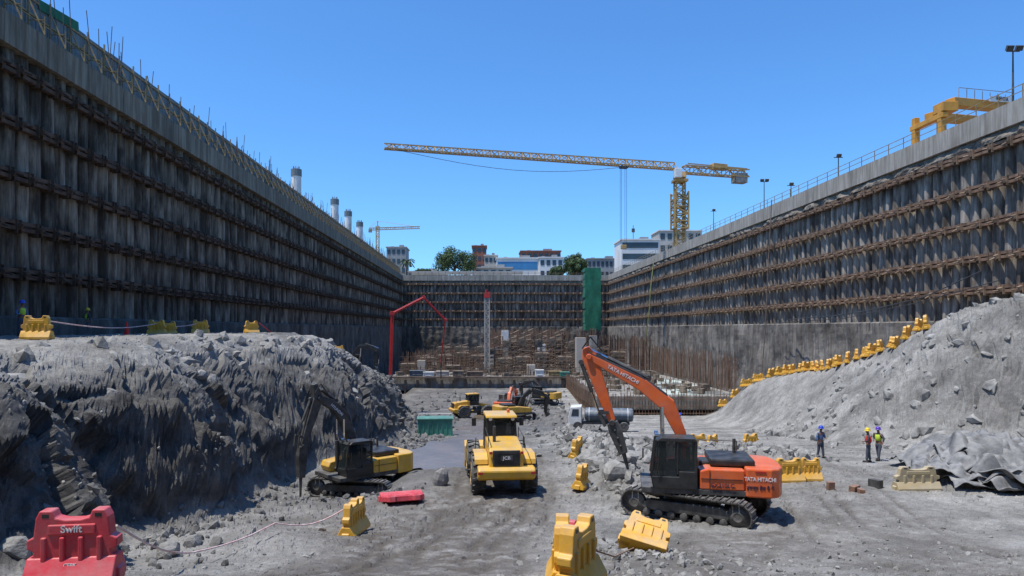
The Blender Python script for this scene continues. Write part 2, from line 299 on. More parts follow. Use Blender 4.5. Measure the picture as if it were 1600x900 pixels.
def terr_mat():
    m=bpy.data.materials.new('ground_rock'); m.use_nodes=True; nt=m.node_tree;N=nt.nodes;L=nt.links;b=N['Principled BSDF'];b.inputs['Roughness'].default_value=.95
    tc=N.new('ShaderNodeTexCoord'); at=N.new('ShaderNodeAttribute'); at.attribute_name='m'; sp=N.new('ShaderNodeSeparateColor'); L.new(at.outputs['Color'],sp.inputs[0])
    def noise(sc_,det=8,ro=.65):
        n=N.new('ShaderNodeTexNoise'); n.inputs['Scale'].default_value=sc_;n.inputs['Detail'].default_value=det;n.inputs['Roughness'].default_value=ro; L.new(tc.outputs['Object'],n.inputs['Vector']); return n.outputs[0]
    def ramp(i,p0,c0,p1,c1):
        r=N.new('ShaderNodeValToRGB'); r.color_ramp.elements[0].position=p0;r.color_ramp.elements[0].color=(*c0,1);r.color_ramp.elements[1].position=p1;r.color_ramp.elements[1].color=(*c1,1);L.new(i,r.inputs[0]);return r.outputs[0]
    def mix(f,a,bb,mode='MIX'):
        x=N.new('ShaderNodeMix');x.data_type='RGBA';x.blend_type=mode
        if isinstance(f,float): x.inputs[0].default_value=f
        else: L.new(f,x.inputs[0])
        L.new(a,x.inputs[6])
        if isinstance(bb,tuple): x.inputs[7].default_value=(*bb,1)
        else: L.new(bb,x.inputs[7])
        return x.outputs[2]
    def mth(op,a,v):
        x=N.new('ShaderNodeMath');x.operation=op;x.use_clamp=True;L.new(a,x.inputs[0])
        if isinstance(v,float): x.inputs[1].default_value=v
        else: L.new(v,x.inputs[1])
        return x.outputs[0]
    c=ramp(noise(.35),.37,(.22,.21,.192),.62,(.46,.443,.41))
    c=mix(.6,c,ramp(noise(3.5),.3,(.36,.36,.36),.7,(1,1,1)),'MULTIPLY')
    c=mix(.6,c,ramp(noise(22.,5),.35,(.4,.4,.4),.6,(1.15,1.15,1.15)),'MULTIPLY')
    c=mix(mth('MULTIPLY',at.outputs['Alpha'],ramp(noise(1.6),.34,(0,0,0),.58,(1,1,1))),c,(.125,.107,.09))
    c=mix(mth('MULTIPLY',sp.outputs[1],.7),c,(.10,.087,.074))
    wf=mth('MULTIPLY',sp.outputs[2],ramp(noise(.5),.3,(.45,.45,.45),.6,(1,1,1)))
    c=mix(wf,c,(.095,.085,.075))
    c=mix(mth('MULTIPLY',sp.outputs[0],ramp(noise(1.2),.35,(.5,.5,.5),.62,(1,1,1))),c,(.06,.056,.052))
    L.new(c,b.inputs['Base Color'])
    rr_=N.new('ShaderNodeMapRange'); rr_.inputs[1].default_value=.45; rr_.inputs[2].default_value=.9; rr_.inputs[3].default_value=.95; rr_.inputs[4].default_value=.5; L.new(wf,rr_.inputs[0]); L.new(rr_.outputs[0],b.inputs['Roughness'])
    bp=N.new('ShaderNodeBump');bp.inputs['Distance'].default_value=.10;bp.inputs['Strength'].default_value=1;L.new(noise(5.,10,.74),bp.inputs['Height'])
    L.new(bp.outputs[0],b.inputs['Normal']); return m
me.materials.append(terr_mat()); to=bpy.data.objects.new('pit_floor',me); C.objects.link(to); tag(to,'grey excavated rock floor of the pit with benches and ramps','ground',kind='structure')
bvh=BVHTree.FromPolygons([tuple(v) for v in V.tolist()],fa.tolist())
def G(x,y):
    h=bvh.ray_cast(Vector((x,y,40)),Vector((0,0,-1))); return h[0].z if h[0] else float(base(np.array([x]),np.array([y]))[0][0])
def GP(px,Y_,dz=0): x=(px-VX)*Y_/F; return Vector((x,Y_,G(x,Y_)+dz))
ZT=24.0
o=MB(); a=(-26.9,-14,41.2,219.2); Bq=3000
o.add([(a[0],a[1],ZT-.3),(a[2],a[1],ZT-.3),(a[2],a[3],ZT-.3),(a[0],a[3],ZT-.3),(-Bq,-Bq,ZT-.3),(Bq,-Bq,ZT-.3),(Bq,Bq,ZT-.3),(-Bq,Bq,ZT-.3)],[(4,5,1,0),(5,6,2,1),(6,7,3,2),(7,4,0,3)])
tag(o.build('ground','soil'),'level ground around the top of the excavation','ground',kind='structure')
wm=mat('muddy_water',(.22,.165,.115),(.15,.115,.08),.4,.2,0,.02,2)
def puddle(cx,cy,rx_,ry_,z,label,n=60):
    vs=[]
    for i in range(n):
        a=2*PI*i/n; k=1+.16*math.sin(3*a+cx)+.10*math.sin(7*a)+.05*math.sin(13*a+1); vs.append((cx+rx_*k*math.cos(a),cy+ry_*k*math.sin(a),z))
    b=MB(); b.add(vs,[tuple(range(n))]); tag(b.build('water',wm),label,'water',kind='structure')
puddle(-2.3,38.8,2.5,5.2,-.40,'shallow muddy puddle behind the loader')
puddle(-1.2,52,1.7,3.4,float(I(52,FLY,FLZ))-.02,'small muddy pool on the haul road past the large puddle')
puddle(-.8,67,1.5,5,float(I(67,FLY,FLZ))+.03,'wet patch on the haul road, nearer one')
puddle(.6,87,1.8,6,float(I(87,FLY,FLZ))+.03,'wet patch on the haul road, farther one')
# ---------------- rocks
ico=bmesh.new(); bmesh.ops.create_icosphere(ico,subdivisions=1,radius=1); IV=np.array([v.co[:] for v in ico.verts]); IF=np.array([[v.index for v in f.verts] for f in ico.faces]); ico.free()
def rocks(name,pts,sizes,m,label,cat='rocks'):
    vs=[];fs=[];n=len(IV)
    for k,(p,s) in enumerate(zip(pts,sizes)):
        q=Euler((random.random()*6,random.random()*6,random.random()*6)).to_matrix(); A=np.array(q)
        sc3=np.array([1,random.uniform(.5,.95),random.uniform(.4,.8)])
        v=(IV*(1+RS.uniform(-.32,.25,(n,1))))*sc3; v=v@A.T*s+np.array([p[0],p[1],p[2]+s*.2]); vs.append(v); fs.append(IF+k*n)
    me=bpy.data.meshes.new(name); me.from_pydata(np.concatenate(vs).tolist(),[],np.concatenate(fs).tolist()); me.materials.append(M[m]); ob=bpy.data.objects.new(name,me); C.objects.link(ob)
    return tag(ob,label,cat,kind='stuff')
pts=[];sz=[]
for k in range(6000):
    Yk=8.5+60*random.random()**2.1; xk=random.uniform(-.75,.85)*Yk
    if xk<-25 or xk>39: continue
    n_=float(vn(np.array([xk/2.5]),np.array([Yk/2.5]),np.array([0.]),33)[0])
    if random.random()>.3+n_: continue
    if abs(xk-float(I(Yk,[5,12,20,28,40,60],[-3,-2.2,-.9,.6,1.2,.8])))<2.4 and random.random()<.8: continue
    pts.append((xk,Yk,G(xk,Yk))); sz.append(.015+.08*random.random()**5+.001*Yk)
rocks('gravel',pts,sz,'rock','loose grey stones strewn over the pit floor','gravel')
pts=[];sz=[]
for k in range(460):
    Yk=random.uniform(27,60); xk=float(I(Yk,[24,30,40,50,58],[6.6,6.0,6.4,7.2,6.4]))+random.gauss(0,1.1); pts.append((xk,Yk,G(xk,Yk))); sz.append(.1+.34*random.random()**2.5)
for k in range(200):
    xk=random.uniform(7,18.5); Yk=37+.1*(xk-12)+random.gauss(0,1.5); pts.append((xk,Yk,G(xk,Yk))); sz.append(.1+.34*random.random()**2)
rocks('rubble',pts,sz,'rock','broken rock rubble heaped behind the orange excavator','rubble')
pts=[];sz=[]
for k in range(420):
    Yk=random.uniform(14,34); xk=float(I(Yk,XTY,XTX))+random.uniform(-.6,3.2)*random.random(); pts.append((xk,Yk,G(xk,Yk))); sz.append(.04+.18*random.random()**3)
for k in range(140):
    xk=random.uniform(-8.5,-2.5); Yk=28.6+random.gauss(0,.6); pts.append((xk,Yk,G(xk,Yk))); sz.append(.05+.2*random.random()**3)
for k in range(260):
    Yk=random.uniform(38,58); xk=float(I(Yk,XTY,XTX))+random.uniform(-.5,3); pts.append((xk,Yk,G(xk,Yk))); sz.append(.08+.3*random.random()**3)
rocks('rubble',pts,sz,'rockd','dark broken rock at the foot of the left cliff','rubble')
pts=[];sz=[]
for k in range(650):
    Yk=random.uniform(13,50); t_=random.random()**.7; xk=float(I(Yk,XTY,XTX))-1.8-3.2*t_; pts.append((xk,Yk,G(xk,Yk)-.12)); sz.append(.05+.45*random.random()**4.5)
rocks('rubble',pts,sz,'rock','grey angular blocks lodged over the left ledge','rubble')
pts=[];sz=[]
for k in range(260):
    xk=random.gauss(3.8,1.2); Yk=random.gauss(16,2.2); pts.append((xk,Yk,G(xk,Yk))); sz.append(.025+.12*random.random()**2)
for k in range(1000):
    Yk=random.uniform(36,64); xk=float(I(Yk,[36,38,41,45,50,60],[34,33,29,27,25.5,26]))+random.uniform(-1.5,10); pts.append((xk,Yk,G(xk,Yk)-.1)); sz.append(.06+.55*random.random()**6)
rocks('rubble',pts,sz,'rock','grey rubble around the tipped yellow barrier and right mound','rubble')
pts=[];sz=[]
for k in range(300):
    Yk=random.gauss(72,4); xk=random.gauss(-8.3,1.8); pts.append((xk,Yk,G(xk,Yk))); sz.append(.1+.3*random.random()**2)
for k in range(420):
    Yk=random.uniform(60,124); xk=random.choice([-1,1])*random.uniform(4,12)*(.6+Yk/200)+1; pts.append((xk,Yk,G(xk,Yk))); sz.append(.12+.36*random.random()**2)
rocks('rubble',pts,sz,'rockd','broken rock heaps lining the haul road down the pit','rubble')
# ---------------- retaining walls
ROWS=[21.1,18.2,15.3,12.5,9.9]
def wall(name,label,p0,p1,nrm,pm,sm,wm_,zb=7.4,anch=2.4,soil=.0,seed=0,capm='cap',rough=.7):
    p0=Vector(p0);p1=Vector(p1);L_=(p1-p0).length;dr=(p1-p0)/L_;nrm=Vector(nrm)
    root=thing(name,label,'wall',(0,0,0))
    def sheet(st,zs,off,nm,m_):
        us=np.arange(0,L_+st,st);U,Zq=np.meshgrid(us,zs,indexing='ij');O=off(U,Zq)
        XX=p0.x+dr.x*U+nrm.x*O;YY=p0.y+dr.y*U+nrm.y*O
        vv=np.stack([XX,YY,Zq],-1).reshape(-1,3);ix=np.arange(U.size).reshape(U.shape)
        ff=np.stack([ix[:-1,:-1],ix[1:,:-1],ix[1:,1:],ix[:-1,1:]],-1).reshape(-1,4)
        b=MB();b.v=vv.tolist();b.f=[tuple(f) for f in ff.tolist()];return b.build(nm,m_,root)
    zi=lambda U:np.floor(U/1.2).astype(np.int64)
    sheet(.15,np.linspace(zb-1,ZT-1.6,22),lambda U,Z_:.46*np.abs(np.sin(PI*U/1.2))**.7+.09*fbm(U/1.5,Z_/2.0,0*U,4,seed)+.12*hsh(zi(U),0*zi(U),0*zi(U),seed),'pile_face',pm)
    zl=np.concatenate([np.linspace(-9,zb,44),[zb+.12,zb+.14]])
    def ol(U,Z_):
        Lr=1.0+rough*fbm(U/7,Z_/5,0*U,5,seed+5,.55)+.16*np.sin(U*PI/1.2)*np.clip((Z_-1)/3,0,1); return np.where(Z_>zb+.13,0,np.where(Z_>zb+.05,Lr-.2,Lr))
    sheet(.35,zl,ol,'shotcrete_face',sm)
    if soil: sheet(.3,np.linspace(ROWS[0]+.35,ZT-1.5,9),lambda U,Z_:.35+soil*(.5+.6*fbm(U/1.6,Z_/1.,0*U,5,seed+9,.6))*np.clip((ZT-1.2-Z_)/1.2,.2,1),'soil_band','soil')
    c=MB()
    def xyz(u,o_,z): p=p0+dr*u+nrm*o_; return (p.x,p.y,z)
    def lbox(mb,u0,u1,o0,o1,z0,z1):
        mb.add([xyz(u0,o0,z0),xyz(u1,o0,z0),xyz(u1,o1,z0),xyz(u0,o1,z0),xyz(u0,o0,z1),xyz(u1,o0,z1),xyz(u1,o1,z1),xyz(u0,o1,z1)],[(0,1,2,3),(4,5,6,7),(0,1,5,4),(1,2,6,5),(2,3,7,6),(3,0,4,7)])
    n=int(L_/12)
    for k in range(n): lbox(c,k*L_/n+.02,(k+1)*L_/n-.02,-.6,.95+random.uniform(-.015,.015),ZT-1.75,ZT+random.uniform(-.02,.02))
    c.build('capping_beam',capm,root)
    for ri,z in enumerate(ROWS):
        b=MB();u=0
        while u<L_:
            l=random.choice([6,9,12]);u1=min(u+l,L_);dz=random.uniform(-.05,.05);oo=random.uniform(-.04,.04)
            lbox(b,u,u1-.1,.62+oo,.95+oo,z-.27+dz,z-.05+dz); lbox(b,u,u1-.1,.62+oo,.95+oo,z+.06+dz,z+.28+dz); u=u1
        wb=b.build('waler',wm_,root)
        a=MB();u=random.random()
        while u<L_-1:
            j=random.uniform(-.04,.04); x0=xyz(u,.92,z+j+.02);x1=xyz(u,1.28,z-.12+j);x2=xyz(u+random.uniform(-.1,.1),1.7,z-.26+j+random.uniform(-.12,.08))
            a.beam(x0,x1,.30,.30); a.tube(x1,x2,.055,n=5)
            lbox(a,u-.2,u-.15,.5,1.06,z-.42,z+.34); lbox(a,u+.15,u+.2,.5,1.06,z-.42,z+.34)
            u+=anch*random.uniform(.93,1.07)
        ao=a.build('anchor_head','anchor' if wm_=='whaleR' else 'whale',wb); tag(ao,kind='stuff')
    return root
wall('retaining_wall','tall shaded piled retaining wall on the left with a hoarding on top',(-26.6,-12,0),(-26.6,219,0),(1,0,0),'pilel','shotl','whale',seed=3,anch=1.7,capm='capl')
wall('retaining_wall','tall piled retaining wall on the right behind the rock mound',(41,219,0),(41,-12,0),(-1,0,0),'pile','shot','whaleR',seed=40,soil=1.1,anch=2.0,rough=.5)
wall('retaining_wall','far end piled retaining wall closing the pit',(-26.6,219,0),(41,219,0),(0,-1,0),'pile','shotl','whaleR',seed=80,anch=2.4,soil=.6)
fe=thing('hoarding_fence','dark sheet hoarding with ochre props along the top of the left wall','fence',(-26.4,0,ZT))
b=MB()
for y0 in np.arange(10,218,3.0): b.box((-.35,y0+1.5,1.35+random.uniform(-.05,.05)),(.05,2.96,2.5))
b.build('sheet_panel','hoard',fe)
b=MB()
for z in(.5,1.4,2.3): b.box((-.26,114,z),(.07,208,.09))
b.box((.1,114,1.0),(.05,208,.06)); b.build('rail','ochre',fe)
pm_=MB(); pm_.box((-.2,0,1.35),(.09,.09,2.9)); pm_.beam((-.2,0,2.2),(.75,0,.05),.07); pm_.box((.75,0,.55),(.05,.05,1.1)); pm_.beam((-.2,0,.9),(.75,0,.9),.05)
pst=pm_.build('post','ochre',fe); pst.location=(0,24,0)
for k in range(1,98):
    c=pst.copy();C.objects.link(c);c.parent=fe;c.location=(0,24+2*k,0)
b=MB()
for k in range(150):
    yy=random.uniform(24,200); b.tube((random.uniform(-.3,.3),yy,0),(random.uniform(-.35,.35),yy+random.uniform(-.2,.2),random.uniform(2.6,4.3)),.03,n=4)
tag(b.build('reinforcement_rod','scaf',fe),kind='stuff')
b=MB();b.box((-.3,36,2.6),(.08,5,.7));b.box((-.25,43,2.5),(.08,4,.6),(0.1,0,0));b.build('netting','net',fe)
for k,(px,Yk,yt) in enumerate([(463,110,263),(523,138,310),(544,152,329),(562,166,346)]):
    x=(px-VX)*Yk/F; zt_=H+(VY-yt)*Yk/F; t=thing('concrete_pier',['tall white pier nearest along the left hoarding','second white pier along the left hoarding','third white pier along the left hoarding','farthest white pier along the left hoarding'][k],'pier',(x,Yk,ZT-.3),0,'white piers behind left hoarding')
    b=MB();b.lathe([(.78,0),(.78,zt_-ZT)],(0,0,0),'z',16);b.build('shaft','concl',t)
    b=MB();b.lathe([(.86,zt_-ZT-1.0),(.86,zt_-ZT+.1)],(0,0,0),'z',16);b.build('cap_band','hoard',t)
    b=MB(); [b.tube((.5*math.cos(q),.5*math.sin(q),zt_-ZT),(.5*math.cos(q),.5*math.sin(q),zt_-ZT+.6),.04,n=4) for q in np.arange(0,6,.8)]; b.build('starter_bar','rebar',t)
fr=thing('guard_rail','thin yellow guard rail on the right capping beam','railing',(40.2,0,ZT))
b=MB(); [b.box((0,125,z),(.05,186,.05)) for z in(.55,1.05)]; b.build('rail','ochre',fr)
b=MB(); b.box((0,0,.53),(.06,.06,1.06)); ps=b.build('post','ochre',fr); ps.location=(0,34,0)
for k in range(1,75):
    c=ps.copy();C.objects.link(c);c.parent=fr;c.location=(0,34+2.4*k,0)
def lamp(px,Yk,ytop,label,two=True):
    x=max((px-VX)*Yk/F,40.4); z=H+(VY-ytop)*Yk/F-ZT
    t=thing('floodlight_pole',label,'lamp',(x,Yk,ZT)); b=MB(); b.tube((0,0,0),(0,0,z),.08,.05,n=8); b.beam((-.5,0,z),(.5,0,z),.08); b.build('pole','drk',t)
    for s in((-1,1) if two else (0,)):
        b=MB(); b.box((s*.35,-.15,z+.18),(.5,.22,.38),(.5,0,0)); b.box((s*.35,-.28,z+.1),(.42,.02,.3),(.5,0,0)); b.build('lamp_head','drk',t,bev=.02)
lamp(1575,52,80,'tall twin floodlight pole on the right wall at the frame edge')
lamp(1310,78,246,'single floodlight on the right wall beside the gantry',False); lamp(1236,90,290,'short floodlight post midway along the right wall',False); lamp(1194,99,284,'leaning twin floodlight far along the right wall'); lamp(1115,122,330,'small floodlight post beside the tower crane',False)
gt=thing('gantry_crane','orange yellow gantry crane standing on the right wall top','gantry crane',(0,0,0))
b=MB(); b.beam((45.2,66,28.7),(53.5,69,29.1),1.0,.8); b.build('main_girder','gy',gt,bev=.05)
b=MB(); b.beam((45.4,69.5,28.4),(53.7,72.5,28.8),.9,.8); b.build('main_girder','gy',gt,bev=.05)
b=MB()
for p in((44.4,66),(44.4,70)): b.box((p[0],p[1],26.0),(.65,.65,4.8),tap=.8)
b.box((44.4,68,27.4),(.6,5,.5)); b.box((44.4,68,24.3),(.9,6.5,.6)); b.box((44.9,66.2,28.2),(1.5,1.5,.9)); b.build('leg_frame','gy',gt,bev=.04)
b=MB(); b.beam((49,67,29.15),(52,68,29.4),.06,.5); b.v=[(x+.25,y-.72,z) for x,y,z in b.v]; b.build('sign_board','white',gt)
text('MEHTA',.5,'navy',gt,(50.8,66.7,29.28),(R(90),0,R(18.5)),ext=.01)
b=MB(); [b.tube((x,65.6+.33*(x-45),29.0),(x,65.6+.33*(x-45),30.1),.035,n=4) for x in np.arange(46,54,1.)]; b.beam((46,65.9,30.1),(53,68.2,30.4),.045); b.build('handrail','ochre',gt)
def lattice(mb,p,q,w,n,r=.06,up=None,tri=False,w2=None):
    p=Vector(p);q=Vector(q);x=(q-p).normalized();u=Vector(up or (0,0,1));y=u.cross(x).normalized();z=x.cross(y)
    def cor(t,k):
        ww=w+((w2 if w2 is not None else w)-w)*t; cs=[(-1,0),(1,0),(0,1.7)] if tri else [(-1,-1),(1,-1),(1,1),(-1,1)]
        return p+(q-p)*t+y*cs[k][0]*ww/2+z*cs[k][1]*ww/2
    K=3 if tri else 4
    for k in range(K):
        mb.beam(cor(0,k),cor(1,k),r*1.6)
        for i in range(n):
            a,b_=(i/n,(i+1)/n); mb.beam(cor(a,k) if i%2 else cor(a,(k+1)%K),cor(b_,(k+1)%K) if i%2 else cor(b_,k),r)
            mb.beam(cor(a,k),cor(a,(k+1)%K),r)
tc_=thing('tower_crane','large ochre flat top tower crane behind the right wall','tower crane',(43.3,150,ZT-.3))
zj=H+35.-ZT+.3
b=MB(); lattice(b,(0,0,0),(0,0,zj-1.5),1.9,12,.17,up=(0,1,0)); b.build('mast','cy',tc_)
b=MB(); lattice(b,(0,0,zj-13),(0,0,zj-5),3.0,5,.2,up=(0,1,0)); b.build('climbing_frame','cy',tc_)
b=MB(); b.box((0,0,zj-1.2),(2.4,2.4,1.2),tap=.8); b.box((0,0,zj-2.5),(3,3,.5)); b.build('slewing_unit','cy',tc_)
dj=Vector((-62.6,-16,0)).normalized()
b=MB(); lattice(b,dj*1.2+Vector((0,0,zj)),dj*64.6+Vector((0,0,zj+.4)),1.7,38,.14,tri=True,w2=1.2); b.build('jib','cy',tc_)
b=MB(); lattice(b,-dj*1.0+Vector((0,0,zj+.1)),-dj*17+Vector((0,0,zj)),1.6,8,.15,tri=False); b.beam(-dj*2+Vector((0,0,zj+1.5)),-dj*17+Vector((0,0,zj+1.2)),.2); b.build('counter_jib','cy',tc_)
b=MB(); b.beam(-dj*13.5+Vector((0,0,zj-1.1)),-dj*16.5+Vector((0,0,zj-1.1)),1.8,2.2); b.build('counterweight','conc',tc_,bev=.05)
b=MB(); b.beam(-dj*8+Vector((0,0,zj+1.2)),-dj*11.5+Vector((0,0,zj+1.1)),1.4,1.3); b.build('winch_house','cy',tc_,bev=.05)
b=MB(); b.box((-.9,-1.8,zj-1.2),(1.5,1.5,2.0)); b.build('cab','white',tc_,bev=.1)
b=MB(); b.beam(dj*12.6+Vector((0,0,zj-.3)),dj*14.2+Vector((0,0,zj-.3)),1.2,.4); b.build('trolley','drk',tc_)
b=MB()
for o_ in(12.7,13.1,13.9,14.2): b.tube(dj*o_+Vector((0,0,zj)),dj*o_+Vector((0,0,zj-17)),.035,n=4)
g=[dj*t_+Vector((0,0,zj+.3-2.6*math.sin(PI*(t_-10)/52))) for t_ in np.linspace(10,62,14)]; b.path(g,.05,4); b.build('hoist_rope','drk',tc_)
b=MB(); b.box(tuple(dj*13.4+Vector((0,0,zj-17.4))),(1.2,.6,.9)); b.build('hook_block','cy',tc_,bev=.1)
t2=thing('tower_crane','small distant tower crane beyond the far left corner','tower crane',(P(590,385,420).x,420,ZT)); zz=H+(VY-358)*420/F-ZT
b=MB(); lattice(b,(0,0,0),(0,0,zz+2),1.8,14,.2,up=(0,1,0)); b.build('mast','cy',t2)
b=MB(); lattice(b,(-5,0,zz),(26,0,zz+1),1.3,12,.16); b.tube((0,0,zz+5),(24,0,zz+1.5),.1,n=4); b.tube((0,0,zz+5),(-5,0,zz+1),.1,n=4); b.tube((0,0,zz),(0,0,zz+5),.3,n=5); b.build('jib','cy',t2)
b=MB(); b.box((-4.5,0,zz-1),(2,1.4,2)); b.build('counterweight','conc',t2)
# ---------------- buildings beyond
def bld(name,label,pl,pr,yt,Yk,m,rows=3,cols=6,wm2='dglass',roofm=None,d=14,ribbon=False):
    x0=(pl-VX)*Yk/F;x1=(pr-VX)*Yk/F;zt_=H+(VY-yt)*Yk/F;h=zt_-ZT;t=thing(name,label,'building',((x0+x1)/2,Yk,ZT-.3)); W=x1-x0
    b=MB();b.box((0,d/2,h/2),(W,d,h));b.build('wall',m,t)
    b=MB();b.box((0,d/2,h+.25),(W+.8,d+.8,.5));b.build('roof',roofm or m,t)
    b=MB();b.box((W*.2,d/2,h+1.2),(W*.22,3,1.6));b.box((-W*.28,d/2,h+.9),(1.6,2,1.));b.build('roof_structure','bgrey',t)
    ch=h/rows;cw=W/cols
    for r in range(rows):
        for c in range(cols if not ribbon else 1):
            b=MB()
            if ribbon: b.box((0,-.05,(r+.55)*ch),(W*.94,.1,ch*.5))
            else: b.box((-W/2+(c+.5)*cw,-.05,(r+.55)*ch),(cw*.62,.1,ch*.5))
            b.build('window',wm2,t)
    return t
bld('glass_building','low building with blue glass front and white roof beyond far wall',776,842,403,300,'bwhite',2,1,'bglass','bwhite',ribbon=True)
bld('office_block','plain white block right of the blue glass building',843,880,402,296,'bwhite',3,4)
bld('office_block','white block with terracotta top behind the blue glass building',814,876,392,335,'bbrown',4,7,'dglass','bbrown')
bld('office_block','cream building left of the blue glass building',757,777,399,310,'bcream',4,3)
bld('tower_block','brick coloured block above the broad round tree',738,760,384,350,'bbrown',6,3)
bld('office_block','dark glazed block beyond the left wall end',604,634,386,330,'bgrey',5,4,'dglass','bgrey')
bld('shed_building','long low grey building right of the round tree',918,972,404,300,'bgrey',3,8)
bld('office_block','white block with ribbon windows behind the right wall corner',971,1030,374,262,'bwhite',4,1,'dglass','bwhite',ribbon=True)
bld('office_block','pale grey block beside the tower crane mast',1030,1096,360,300,'bcream',5,6,roofm='bwhite')
bld('shed_building','low cream wall building behind far wall, left end',638,690,424,280,'bcream',2,8)
bld('office_block','small cream building between tree and far wall',742,800,418,262,'bcream',2,5)
an=thing('antenna_mast','thin antenna mast on the white block by the crane','antenna',P(993,374,262)); b=MB(); b.tube((0,4,0),(0,4,6),.12,n=5); b.box((0,4,4),(1.2,.3,1.5)); b.build('mast','drk',an)
def tree(label,px,Yk,yt,wpx,seed):
    rs=np.random.RandomState(seed); x=(px-VX)*Yk/F; h=H+(VY-yt)*Yk/F-ZT; w=wpx*Yk/F/2
    t=thing('tree',label,'tree',(x,Yk,ZT-.3)); b=MB(); b.tube((0,0,0),(0,0,h*.5),.5,.3)
    for k in range(7): a=k*.9; b.tube((0,0,h*(.25+.03*k)),(w*.6*math.cos(a),w*.6*math.sin(a),h*(.55+.04*k)),.22,.06,n=5)
    b.build('trunk','bark',t)
    cl=[];nq=46
    for k in range(nq):
        v=rs.normal(size=3);v/=np.linalg.norm(v);v*=rs.uniform(.3,1)**.5; cl.append((v[0]*w*.85,v[1]*w*.85,h*.58+v[2]*h*.38))
    vs=[];fs=[]
    for c in cl:
        r=rs.uniform(.18,.3)*w
        for j in range(190):
            v=rs.normal(size=3);v/=np.linalg.norm(v);p=np.array(c)+v*r*rs.uniform(.5,1.1);s=rs.uniform(.2,.42);a=rs.normal(size=3);a/=np.linalg.norm(a);bb=np.cross(a,v)
            if p[2]<1:continue
            n0=len(vs);vs+=[p-a*s,p+bb*s*.7,p+a*s,p-bb*s*.7];fs.append((n0,n0+1,n0+2,n0+3))
    me=bpy.data.meshes.new('crown');me.from_pydata([tuple(v) for v in vs],[],fs);me.materials.append(M['leaf']);o_=bpy.data.objects.new('crown',me);C.objects.link(o_);o_.parent=t
tree('broad round dark tree beyond the far wall, left of centre',711,255,388,74,1)
tree('smaller round tree beyond the far wall, right of blue glass building',898,255,392,44,2)
tree('low tree hugging the wall left of the broad tree',662,262,417,34,3)
tree('low bushy tree behind the far wall right end',870,262,415,30,4)
pt=thing('palm_tree','dark palm tree beyond the far left corner','tree',(P(635,0,245).x,245,ZT)); b=MB(); b.tube((0,0,0),(0.3,0,7),.3,.2); b.build('trunk','bark',pt)
b=MB()
for k in range(26):
    a=k*.77; el=random.uniform(-.2,.9); L1=2.9; pts_=[Vector((.3+math.cos(a)*L1*s*math.cos(el*(1-s)),math.sin(a)*L1*s*math.cos(el*(1-s)),7+L1*s*math.sin(el)-1.9*s*s*s)) for s in(0,.33,.66,1)]
    for p,q in zip(pts_[:-1],pts_[1:]): b.beam(p,q,.55,.04)
b.build('crown','palm',pt)
ff=thing('boundary_fence','low reddish fence on top of the far wall','fence',(0,218.6,ZT)); b=MB(); b.box((7,0,.7),(66,.1,.12)); [b.box((x,0,.5),(.12,.12,1.2)) for x in np.arange(-25,40,2.2)]; b.build('rails','whaleR',ff)
b=MB(); b.box((-5,.6,.8),(36,.1,1.1)); b.build('panel','bcream',ff)
# ---------------- works in the middle of the pit
sl_=thing('concrete_slab','long pale concrete base slab across the middle of the pit','slab',(0,0,0))
b=MB(); b.box((2.5,160,-3.6),(40,60,2.6)); b.build('slab_body','conc',sl_,bev=.1)
b=MB(); [b.box((x,129.8,-4.2),(.4,.4,2.6)) for x in np.arange(-17,22,2.3)]; b.box((2.5,129.4,-2.35),(41,.8,.3)); b.build('edge_formwork','scaf',sl_)
s2=thing('concrete_slab','slab with pale green curing sheets beside the right wall','slab',(0,0,0))
b=MB(); b.box((26.5,118,-3.6),(21,44,2.0)); b.build('slab_body','conc',s2,bev=.1)
b=MB(); b.box((31,112,-2.56),(9,30,.06)); b.build('curing_sheet','turq',s2)
b=MB()
for x in np.arange(16.5,37.5,.42): b.tube((x,95.6,-6.3),(x+random.uniform(-.1,.1),95.6,-2.0+random.uniform(-.6,.7)),.055,n=4)
for yr in(103,114,126):
    for x in np.arange(16.5,37.5,.7): b.tube((x,yr,-2.7),(x+random.uniform(-.1,.1),yr,-1.5+random.uniform(-.5,.6)),.05,n=4)
for y in np.arange(96,140,.8): b.tube((15.8,y,-7),(15.8,y,-1.8+random.uniform(-.2,.5)),.05,n=4)
for z in(-5,-4,-3): b.box((26.5,95.5,z),(21,.08,.08))
tag(b.build('edge_rebar','rebar',s2),kind='stuff')
def bars(label,x0,x1,y0,y1,z0,z1,n,m='rebar',ties=4,r=.05):
    b=MB()
    for k in range(n):
        x=random.uniform(x0,x1);y=random.uniform(y0,y1);b.tube((x,y,z0),(x+random.uniform(-.1,.1),y,z1+random.uniform(-1.2,.5)),r,n=4)
    for k in range(ties):
        z=z0+(z1-z0)*(k+.5)/ties; b.box(((x0+x1)/2,y0,z),(x1-x0,.08,.08)); b.box(((x0+x1)/2,y1,z),(x1-x0,.08,.08))
    return tag(b.build('starter_bars',m),label,'reinforcement bars',kind='stuff')
bars('dense rusty starter bars in front of the far wall',1,21,158,190,-2.5,6.5,380,ties=5,r=.06)
bars('rusty starter bars left of the white column mast',-17,0,140,185,-2.5,1.6,260,r=.06)
bars('low dark starter bars along the front of the central slab',-16,21,131,138,-2.4,-.6,260,'scaf',2)
bars('tall brown bars standing along the right wall foot',36.2,37.6,100,150,-2.2,3.0,200,ties=4)
bars('brown bars standing behind the curing sheets',22,37,148,160,-2.3,5.2,210,'rebar',ties=4,r=.06)
